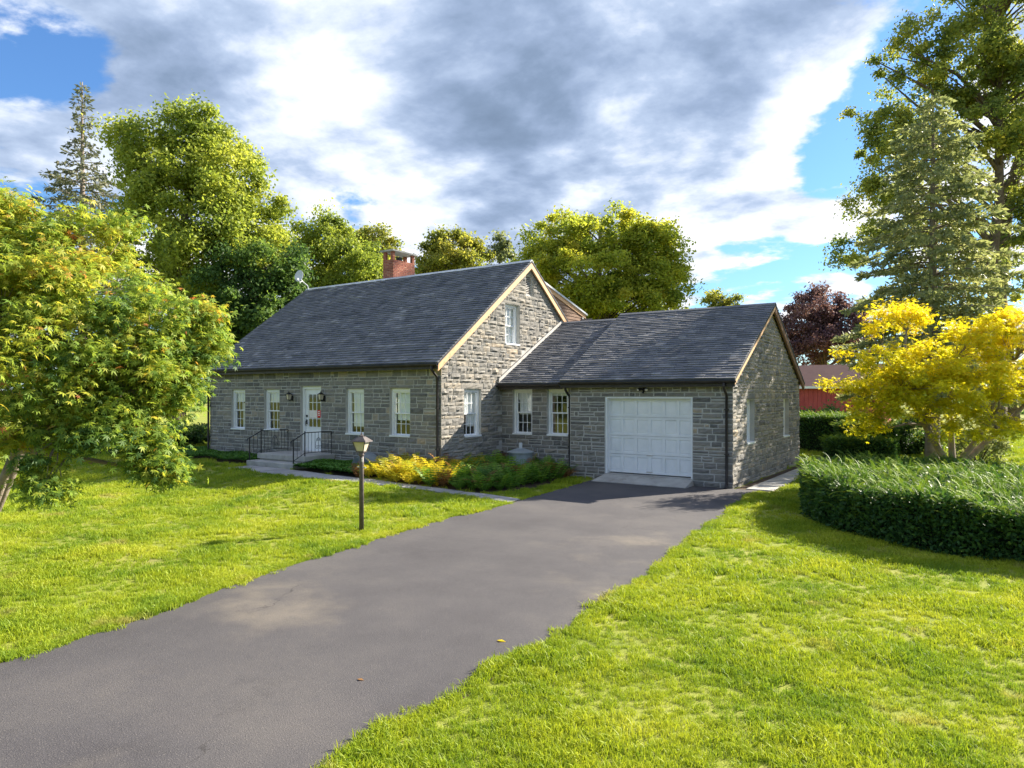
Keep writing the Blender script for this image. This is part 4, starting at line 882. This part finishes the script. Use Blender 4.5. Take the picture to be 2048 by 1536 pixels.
link('crown', lmesh('crown', 'leaf_yellow', P, .14 * rng.uniform(.6, 1.25, nl), .5 + ct[k] + rng.normal(0, .16, nl) + .12 * (P[:, 2] - 3), PALM, d * .4 + unit(nl) * .6 + np.array((0, 0, .7)), d + rng.normal(0, .6, (nl, 3)) + np.array((0, 0, -.4))), t, kind='stuff')

# ------------------------------------------------------------------ clipped hedges
SPRIG = []
def sprig_tpl(n=11):
    v, f = [], []
    for i in range(n):
        s = i / n; y = s; z = .25 * s - .42 * s ** 3 + .02; wl = .2 * (1 - .55 * s)
        for sg in (-1, 1):
            b = len(v); v += [(0, y - .02, z), (sg * wl * .5, y + .02, z + .03), (sg * wl, y + .1, z - .01), (sg * wl * .4, y + .07, z)]; f.append((b, b + 1, b + 2, b + 3))
    return np.array(v), np.array(f)
SPT = sprig_tpl()
def hedge(name, label, foot, h, nside, ntop, nsprig, size=.075, slen=.3, ztop=None):
    c = np.mean(foot, axis=0); t = thing(name, (c[0], c[1], 0), label, 'hedge'); zt = ztop or (lambda x, y: h + 0 * x); mb = MB(); n = len(foot)
    inn = [(c[0] + (x - c[0]) * (1 - .14 / max(.3, math.dist((x, y), c))), c[1] + (y - c[1]) * (1 - .14 / max(.3, math.dist((x, y), c)))) for x, y in foot]
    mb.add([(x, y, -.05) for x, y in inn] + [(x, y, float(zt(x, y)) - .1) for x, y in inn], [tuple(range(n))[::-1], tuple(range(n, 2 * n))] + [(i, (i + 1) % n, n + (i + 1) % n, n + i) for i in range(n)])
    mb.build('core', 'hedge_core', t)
    Fp = np.array(foot); A, Bq = Fp, np.roll(Fp, -1, 0); L = np.linalg.norm(Bq - A, axis=1); k = rng.choice(n, nside, p=L / L.sum()); u = rng.uniform(size=(nside, 1)); xy = A[k] * (1 - u) + Bq[k] * u
    e = (Bq - A)[k] / L[k][:, None]; nr = np.stack([e[:, 1], -e[:, 0]], 1); sg = np.sign(((xy - c) * nr).sum(1)); nr = nr * sg[:, None]
    s = rng.uniform(size=nside) ** .9; wave = .05 * np.sin(xy[:, 0] * 7) * np.cos(xy[:, 1] * 6 + s * 5); xy = xy + nr * (rng.uniform(-.14, .05, nside) + wave)[:, None] * 1.; z = s * zt(xy[:, 0], xy[:, 1])
    P = np.column_stack([xy, np.maximum(.02, z)]); n3 = np.column_stack([nr, np.full(nside, .2)])
    x0, y0 = Fp.min(0); x1, y1 = Fp.max(0); T = np.column_stack([rng.uniform(x0, x1, ntop * 3), rng.uniform(y0, y1, ntop * 3)]); T = T[inpoly(T[:, 0], T[:, 1], foot)][:ntop]
    Pt = np.column_stack([T, zt(T[:, 0], T[:, 1]) + rng.uniform(-.12, .04, len(T)) + .04 * np.sin(T[:, 0] * 5) * np.cos(T[:, 1] * 4)])
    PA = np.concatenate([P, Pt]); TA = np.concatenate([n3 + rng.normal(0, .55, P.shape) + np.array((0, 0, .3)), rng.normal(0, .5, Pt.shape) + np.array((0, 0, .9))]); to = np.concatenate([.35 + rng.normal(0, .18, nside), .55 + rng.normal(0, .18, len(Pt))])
    link('foliage', lmesh('foliage', 'needle_yew', PA, size * rng.uniform(.7, 1.5, len(PA)), to, (NEED[0] * np.array((2.0, 1, 1)), NEED[1]), None, TA), t, kind='stuff')
    if nsprig:
        T = np.column_stack([rng.uniform(x0, x1, nsprig * 3), rng.uniform(y0, y1, nsprig * 3)]); T = T[inpoly(T[:, 0], T[:, 1], foot)]; T = T[:int(nsprig * .75)]; q = P[rng.permutation(nside)]; q = q[rng.uniform(size=len(q)) < (q[:, 2] / zt(q[:, 0], q[:, 1])) ** 2][:int(nsprig * .3)]
        S = np.concatenate([np.column_stack([T, zt(T[:, 0], T[:, 1]) - .03]), q]); m_ = len(S); dr_ = rng.normal(0, .55, (m_, 3)) + np.array((-.35, -.2, .75)); N = unit(m_) * .35 + np.array((0, 0, 1))
        link('shoots', lmesh('shoots', 'sprig_yew', S, slen * rng.uniform(.5, 1.25, m_), .5 + rng.normal(0, .2, m_), SPT, N - dr_ * .5, dr_), t, kind='stuff')
circ = [(.42 + 3.72 * math.cos(a) * (1 + .02 * math.sin(5 * a)), 16.65 + 3.9 * math.sin(a) * (1 + .02 * math.cos(4 * a))) for a in np.linspace(0, 2 * math.pi, 49)[:-1]]
hedge('round_hedge', 'wide round clipped yew hedge with feathery light green top beside the lawn', circ, .9, 36000, 18000, 4300, .075, .27, lambda x, y: .93 - .035 * (x + 3.5) + .05 * np.sin(x * 2.1) * np.cos(y * 1.7) + .03 * np.sin(x * 4.3 + y * 3.7))
def blk(x0, x1, y0, y1, r=.35):
    P = []
    for cx, cy, a0 in ((x1 - r, y1 - r, 0), (x0 + r, y1 - r, 90), (x0 + r, y0 + r, 180), (x1 - r, y0 + r, 270)): P += [(cx + r * math.cos(R(a0 + k * 30)), cy + r * math.sin(R(a0 + k * 30))) for k in range(4)]
    return P
hedge('clipped_hedge', 'tall clipped hedge with sunlit yellow green top behind the garage', blk(-7.2, -4.3, 32.6, 35), 1.5, 7000, 5000, 900, .1, .34)
hedge('clipped_hedge', 'middle clipped hedge tier beside the concrete side path', blk(-5.0, -2.9, 30.7, 32.2), 1.2, 6000, 3500, 600, .1, .34)
hedge('clipped_hedge', 'lowest clipped hedge tier at the end of the concrete side path', blk(-5.1, -2.8, 29.1, 30.4), .75, 5000, 3000, 500, .1, .34)

# ------------------------------------------------------------------ beds: ground cover and ferns
def sample(poly, n):
    Pp = np.array(poly); x0, y0 = Pp.min(0); x1, y1 = Pp.max(0); T = np.column_stack([rng.uniform(x0, x1, n * 4), rng.uniform(y0, y1, n * 4)]); return T[inpoly(T[:, 0], T[:, 1], poly)][:n]
G = np.vectorize(g)
for poly, n, lab in ((BED2, 13000, 'low green ground cover between the stoop and the yellow ferns'), (BED3, 14000, 'low green ground cover at the house corner under the maple')):
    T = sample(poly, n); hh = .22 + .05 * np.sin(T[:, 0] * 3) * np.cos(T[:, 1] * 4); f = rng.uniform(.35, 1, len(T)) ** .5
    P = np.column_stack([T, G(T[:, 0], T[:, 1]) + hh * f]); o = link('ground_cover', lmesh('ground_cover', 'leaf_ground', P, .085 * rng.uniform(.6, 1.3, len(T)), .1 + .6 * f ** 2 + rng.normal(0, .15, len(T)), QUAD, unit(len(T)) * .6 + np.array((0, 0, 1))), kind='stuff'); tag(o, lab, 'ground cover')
def fern_mesh(name, mat, seed, nf=12, L=.86):
    r = random.Random(seed); v, f, to = [], [], []
    for i in range(nf):
        a = i * 2 * math.pi / nf + r.uniform(-.3, .3); l = L * r.uniform(.7, 1.15); up = r.uniform(.62, .95); d = Vector((math.cos(a), math.sin(a), 0)); sd = Vector((-d.y, d.x, 0)); tn = r.uniform(.1, .9); n = 10
        pt = lambda s: d * (l * s * (.95 - up * .55)) + Vector((0, 0, l * (1.2 * up * s - .4 * s ** 3)))
        for k in range(2, n):
            s = k / n; p = pt(s); w = l * .17 * math.sin(math.pi * (s * .85 + .12)) + .01; q = pt(min(1, s + .05)) - p
            for sg in (-1, 1):
                b = len(v); tip = p + sd * (sg * w) + q * 1.3 - Vector((0, 0, w * .25)); v += [p, p.lerp(tip, .5) + q * .75, tip, p.lerp(tip, .45) - q * .6]; f.append((b, b + 1, b + 2, b + 3)); to += [tn + r.uniform(-.1, .1)] * 4
        b = len(v); pts = [pt(s / 5) for s in range(6)]
        for p in pts: v += [p + sd * .006, p - sd * .006]; to += [tn] * 2
        f += [(b + 2 * k, b + 2 * k + 2, b + 2 * k + 3, b + 2 * k + 1) for k in range(5)]
    return npmesh(name, [tuple(p) for p in v], f, mat, np.clip(to, 0, 1))
FERN = {k: [fern_mesh('fern_' + k, m_, s * 7 + len(k)) for s in range(4)] for k, m_ in (('yellow', 'fern_yellow'), ('green', 'fern_green'), ('brown', 'fern_brown'))}
FL = {'yellow': 'bright yellow fern', 'green': 'fresh green fern', 'brown': 'withered brown fern'}
pts = []
for T in sample(BED1, 3000):
    if all(math.dist(T, q) > .27 for q in pts) and math.dist(T, (-11.7, 17.75)) > .55 and T[0] < -10.25: pts.append(tuple(T))
for x, y in pts[:170]:
    yel = (x < -12.0 + .5 * (y - 14) and y < 15.6 and x < -11.5) ; r_ = random.random()
    kd = ('yellow' if r_ < .74 else 'green' if r_ < .88 else 'brown') if yel else ('green' if r_ < .8 else 'brown' if r_ < .93 else 'yellow')
    o = bpy.data.objects.new('fern', random.choice(FERN[kd])); col.objects.link(o); s = U(.75, 1.15) * (1.0 if y < 17.6 else .9)
    o.location = (x, y, g(x, y) - .01); o.rotation_euler = (U(-.12, .12), U(-.12, .12), U(0, 6.3)); o.scale = (s, s, s * U(.8, 1.05)); 
    wh, gp_ = ('beside the round grey well lid', 'by the well lid') if math.dist((x, y), (-11.7, 17.75)) < 1.0 else ('at the walkway edge of the garden bed', 'along the walkway') if y < 14.75 else ('close against the stone house wall', 'against the house wall') if (x < -12.55 or y > 17.9) else ('in the middle of the garden bed', 'in mid bed')
    tag(o, FL[kd] + ' ' + wh, 'fern', kd + ' ferns ' + gp_)
# fallen leaves on the drive
for i, ((x, y), lab) in enumerate((((-4.03, 5.76), 'yellow fallen leaf lying on the asphalt by the grass edge'), ((-4.5, 4.29), 'brown curled leaf lying on the asphalt drive'))):
    me = lmesh('fallen_leaf', 'leaf_yellow' if i == 0 else 'fern_brown', np.array([(0, 0, 0.)]), .1 - .03 * i, np.array([.9]), QUAD, np.array([(0.05, .05, 1.)]), np.array([(1, .3, 0.)])); o = link('fallen_leaf', me); o.location = (x, y, .016); tag(o, lab, 'leaf')

# ------------------------------------------------------------------ far wood closing the horizon
n = 130; ang = np.linspace(R(-180), R(180), n, endpoint=False); C = []
for a in ang:
    for k in range(3): rr = U(105, 135) if abs(a) < R(110) else U(38, 60); C.append((rr * math.sin(a + U(-.02, .02)), rr * math.cos(a), U(.5, 4.6) if abs(a) < R(110) else U(.5, 8)))
C = np.array(C); P, k, d = foliage(C, 3.6, 70000, .8); P[:, 2] = np.abs(P[:, 2]); o = link('far_wood', lmesh('far_wood', 'leaf_dense', P, .9 * rng.uniform(.6, 1.3, 70000), .45 + rng.normal(0, .2, 70000)), kind='stuff'); tag(o, 'distant wood ringing the lawns along the horizon', 'wood')

# ------------------------------------------------------------------ grass: tufts instanced over the lawn
tufts = bpy.data.collections.new('tufts')
def tuft(i, nb, hgt, rad):
    n = nb; a = rng.uniform(0, 2 * math.pi, n); rr = rad * np.sqrt(rng.uniform(size=n)); P = np.column_stack([rr * np.cos(a), rr * np.sin(a), np.zeros(n)]); h = hgt * rng.uniform(.45, 1.1, n); ln = rng.normal(0, .5, (n, 2)); w = rng.uniform(.003, .0055, n); th = rng.uniform(0, math.pi, n); wx = np.column_stack([np.cos(th), np.sin(th)]) * w[:, None]
    V = np.zeros((n, 5, 3)); 
    V[:, 0] = P; V[:, 0, :2] -= wx; V[:, 1] = P; V[:, 1, :2] += wx; mid = P.copy(); mid[:, :2] += ln * h[:, None] * .35; mid[:, 2] = h * .62; V[:, 2] = mid; V[:, 2, :2] += wx * .8; V[:, 3] = mid; V[:, 3, :2] -= wx * .8; V[:, 4] = P; V[:, 4, :2] += ln * h[:, None] * .95; V[:, 4, 2] = h * rng.uniform(.75, 1., n)
    b = (np.arange(n) * 5)[:, None]; Fc = np.concatenate([b + np.array([[0, 1, 2]]), b + np.array([[0, 2, 3]]), b + np.array([[3, 2, 4]])]); me = npmesh('tuft', V, Fc, 'grass_blade', np.repeat(np.clip(rng.normal(.5, .22, n), 0, 1), 5)); o = bpy.data.objects.new('tuft', me); tufts.objects.link(o)
for i in range(6): tuft(i, 34, .085, .085)
HOUSEP = [[(XL, YF), (XG, YF), (XG, YB), (XL, YB)], [(XG, YK), (X1, YK), (X1, YS), (X2, YS), (X2, YR), (XG, YR)]]
def shrink(poly, d): c = np.mean(poly, axis=0); return [(c[0] + (x - c[0]) * (1 - d), c[1] + (y - c[1]) * (1 - d)) for x, y in poly]
DRIN = [(x + .05, y) for x, y in DL] + DT + [(x - .03, y) for x, y in DR]
ex = [DRIN, WF + WB[::-1], SIDE, BED1, BED2, BED3, shrink(circ, .05), [(-20, 13.9), (-17.6, 13.9), (-17.6, 15.6), (-20, 15.6)], [(-9.6, 17.8), (-6.4, 17.8), (-6.4, 18.7), (-9.6, 18.7)]] + HOUSEP
pos, scl = [], []
for d0, d1, dens, s in ((3.6, 6.5, 300, .85), (6.5, 9.5, 210, .95), (9.5, 14, 120, 1.1), (14, 20, 65, 1.35), (20, 30, 28, 1.8), (30, 48, 9, 2.6)):
    A = (d1 ** 2 - d0 ** 2) * .80; n = int(A * dens); D = np.sqrt(rng.uniform(d0 ** 2, d1 ** 2, n)); u = rng.uniform(-.8, .8, n); X = D * (VV[0] + RR[0] * u); Y = D * (VV[1] + RR[1] * u); ok = np.ones(n, bool)
    for p in ex: ok &= ~inpoly(X, Y, p)
    X, Y = X[ok], Y[ok]; pos.append(np.column_stack([X, Y, G(X, Y) - .004])); scl.append(s * rng.uniform(.65, 1.2, len(X)))
for L_, sg in ((DL, 1), (DR, -1)):                     # ragged tufts hanging over the drive edge
    q = np.array(L_)[8:] if sg > 0 else np.array(L_)[:-8]; n = 2600; k = rng.integers(0, len(q) - 1, n); u = rng.uniform(size=(n, 1)); e = q[k] * (1 - u) + q[k + 1] * u
    e[:, 0] += sg * rng.normal(-.05, .055, n) * (1 + .8 * np.sin(e[:, 1] * 5.3) * np.sin(e[:, 1] * 2.1)); pos.append(np.column_stack([e, G(e[:, 0], e[:, 1])])); scl.append(rng.uniform(.5, 1.25, n))
pos = np.concatenate(pos); scl = np.concatenate(scl)
cl = .8 + .35 * np.sin(pos[:, 0] * 2.3 + np.sin(pos[:, 1] * 1.7)) * np.cos(pos[:, 1] * 2.9) ; scl = scl * np.clip(cl, .6, 1.15)
me = bpy.data.meshes.new('grass'); me.vertices.add(len(pos)); me.vertices.foreach_set('co', pos.astype(np.float32).ravel())
me.attributes.new('scl', 'FLOAT', 'POINT').data.foreach_set('value', scl.astype(np.float32)); me.attributes.new('rotz', 'FLOAT', 'POINT').data.foreach_set('value', rng.uniform(0, 6.3, len(pos)).astype(np.float32))
me.attributes.new('pick', 'INT', 'POINT').data.foreach_set('value', rng.integers(0, 6, len(pos)).astype(np.int32))
go = link('grass', me, kind='stuff'); tag(go, 'short yellow green mown grass covering the lawn', 'grass')
ng = bpy.data.node_groups.new('scatter', 'GeometryNodeTree'); ng.interface.new_socket('Geometry', in_out='INPUT', socket_type='NodeSocketGeometry'); ng.interface.new_socket('Geometry', in_out='OUTPUT', socket_type='NodeSocketGeometry')
gi = ng.nodes.new('NodeGroupInput'); gout = ng.nodes.new('NodeGroupOutput'); ci = ng.nodes.new('GeometryNodeCollectionInfo'); ci.inputs[0].default_value = tufts; ci.inputs[1].default_value = True
def nattr(nm, dt):
    a = ng.nodes.new('GeometryNodeInputNamedAttribute'); a.data_type = dt; a.inputs[0].default_value = nm; return a.outputs[0]
ip = ng.nodes.new('GeometryNodeInstanceOnPoints'); ip.inputs['Pick Instance'].default_value = True; cx = ng.nodes.new('ShaderNodeCombineXYZ'); ng.links.new(nattr('rotz', 'FLOAT'), cx.inputs[2])
er = ng.nodes.new('FunctionNodeEulerToRotation'); ng.links.new(cx.outputs[0], er.inputs[0])
ng.links.new(gi.outputs[0], ip.inputs['Points']); ng.links.new(ci.outputs[0], ip.inputs['Instance']); ng.links.new(nattr('pick', 'INT'), ip.inputs['Instance Index']); ng.links.new(er.outputs[0], ip.inputs['Rotation']); ng.links.new(nattr('scl', 'FLOAT'), ip.inputs['Scale']); ng.links.new(ip.outputs[0], gout.inputs[0])
md = go.modifiers.new('scatter', 'NODES'); md.node_group = ng
print('grass tufts', len(pos), 'stones', len(STONES), 'ferns', min(170, len(pts)))
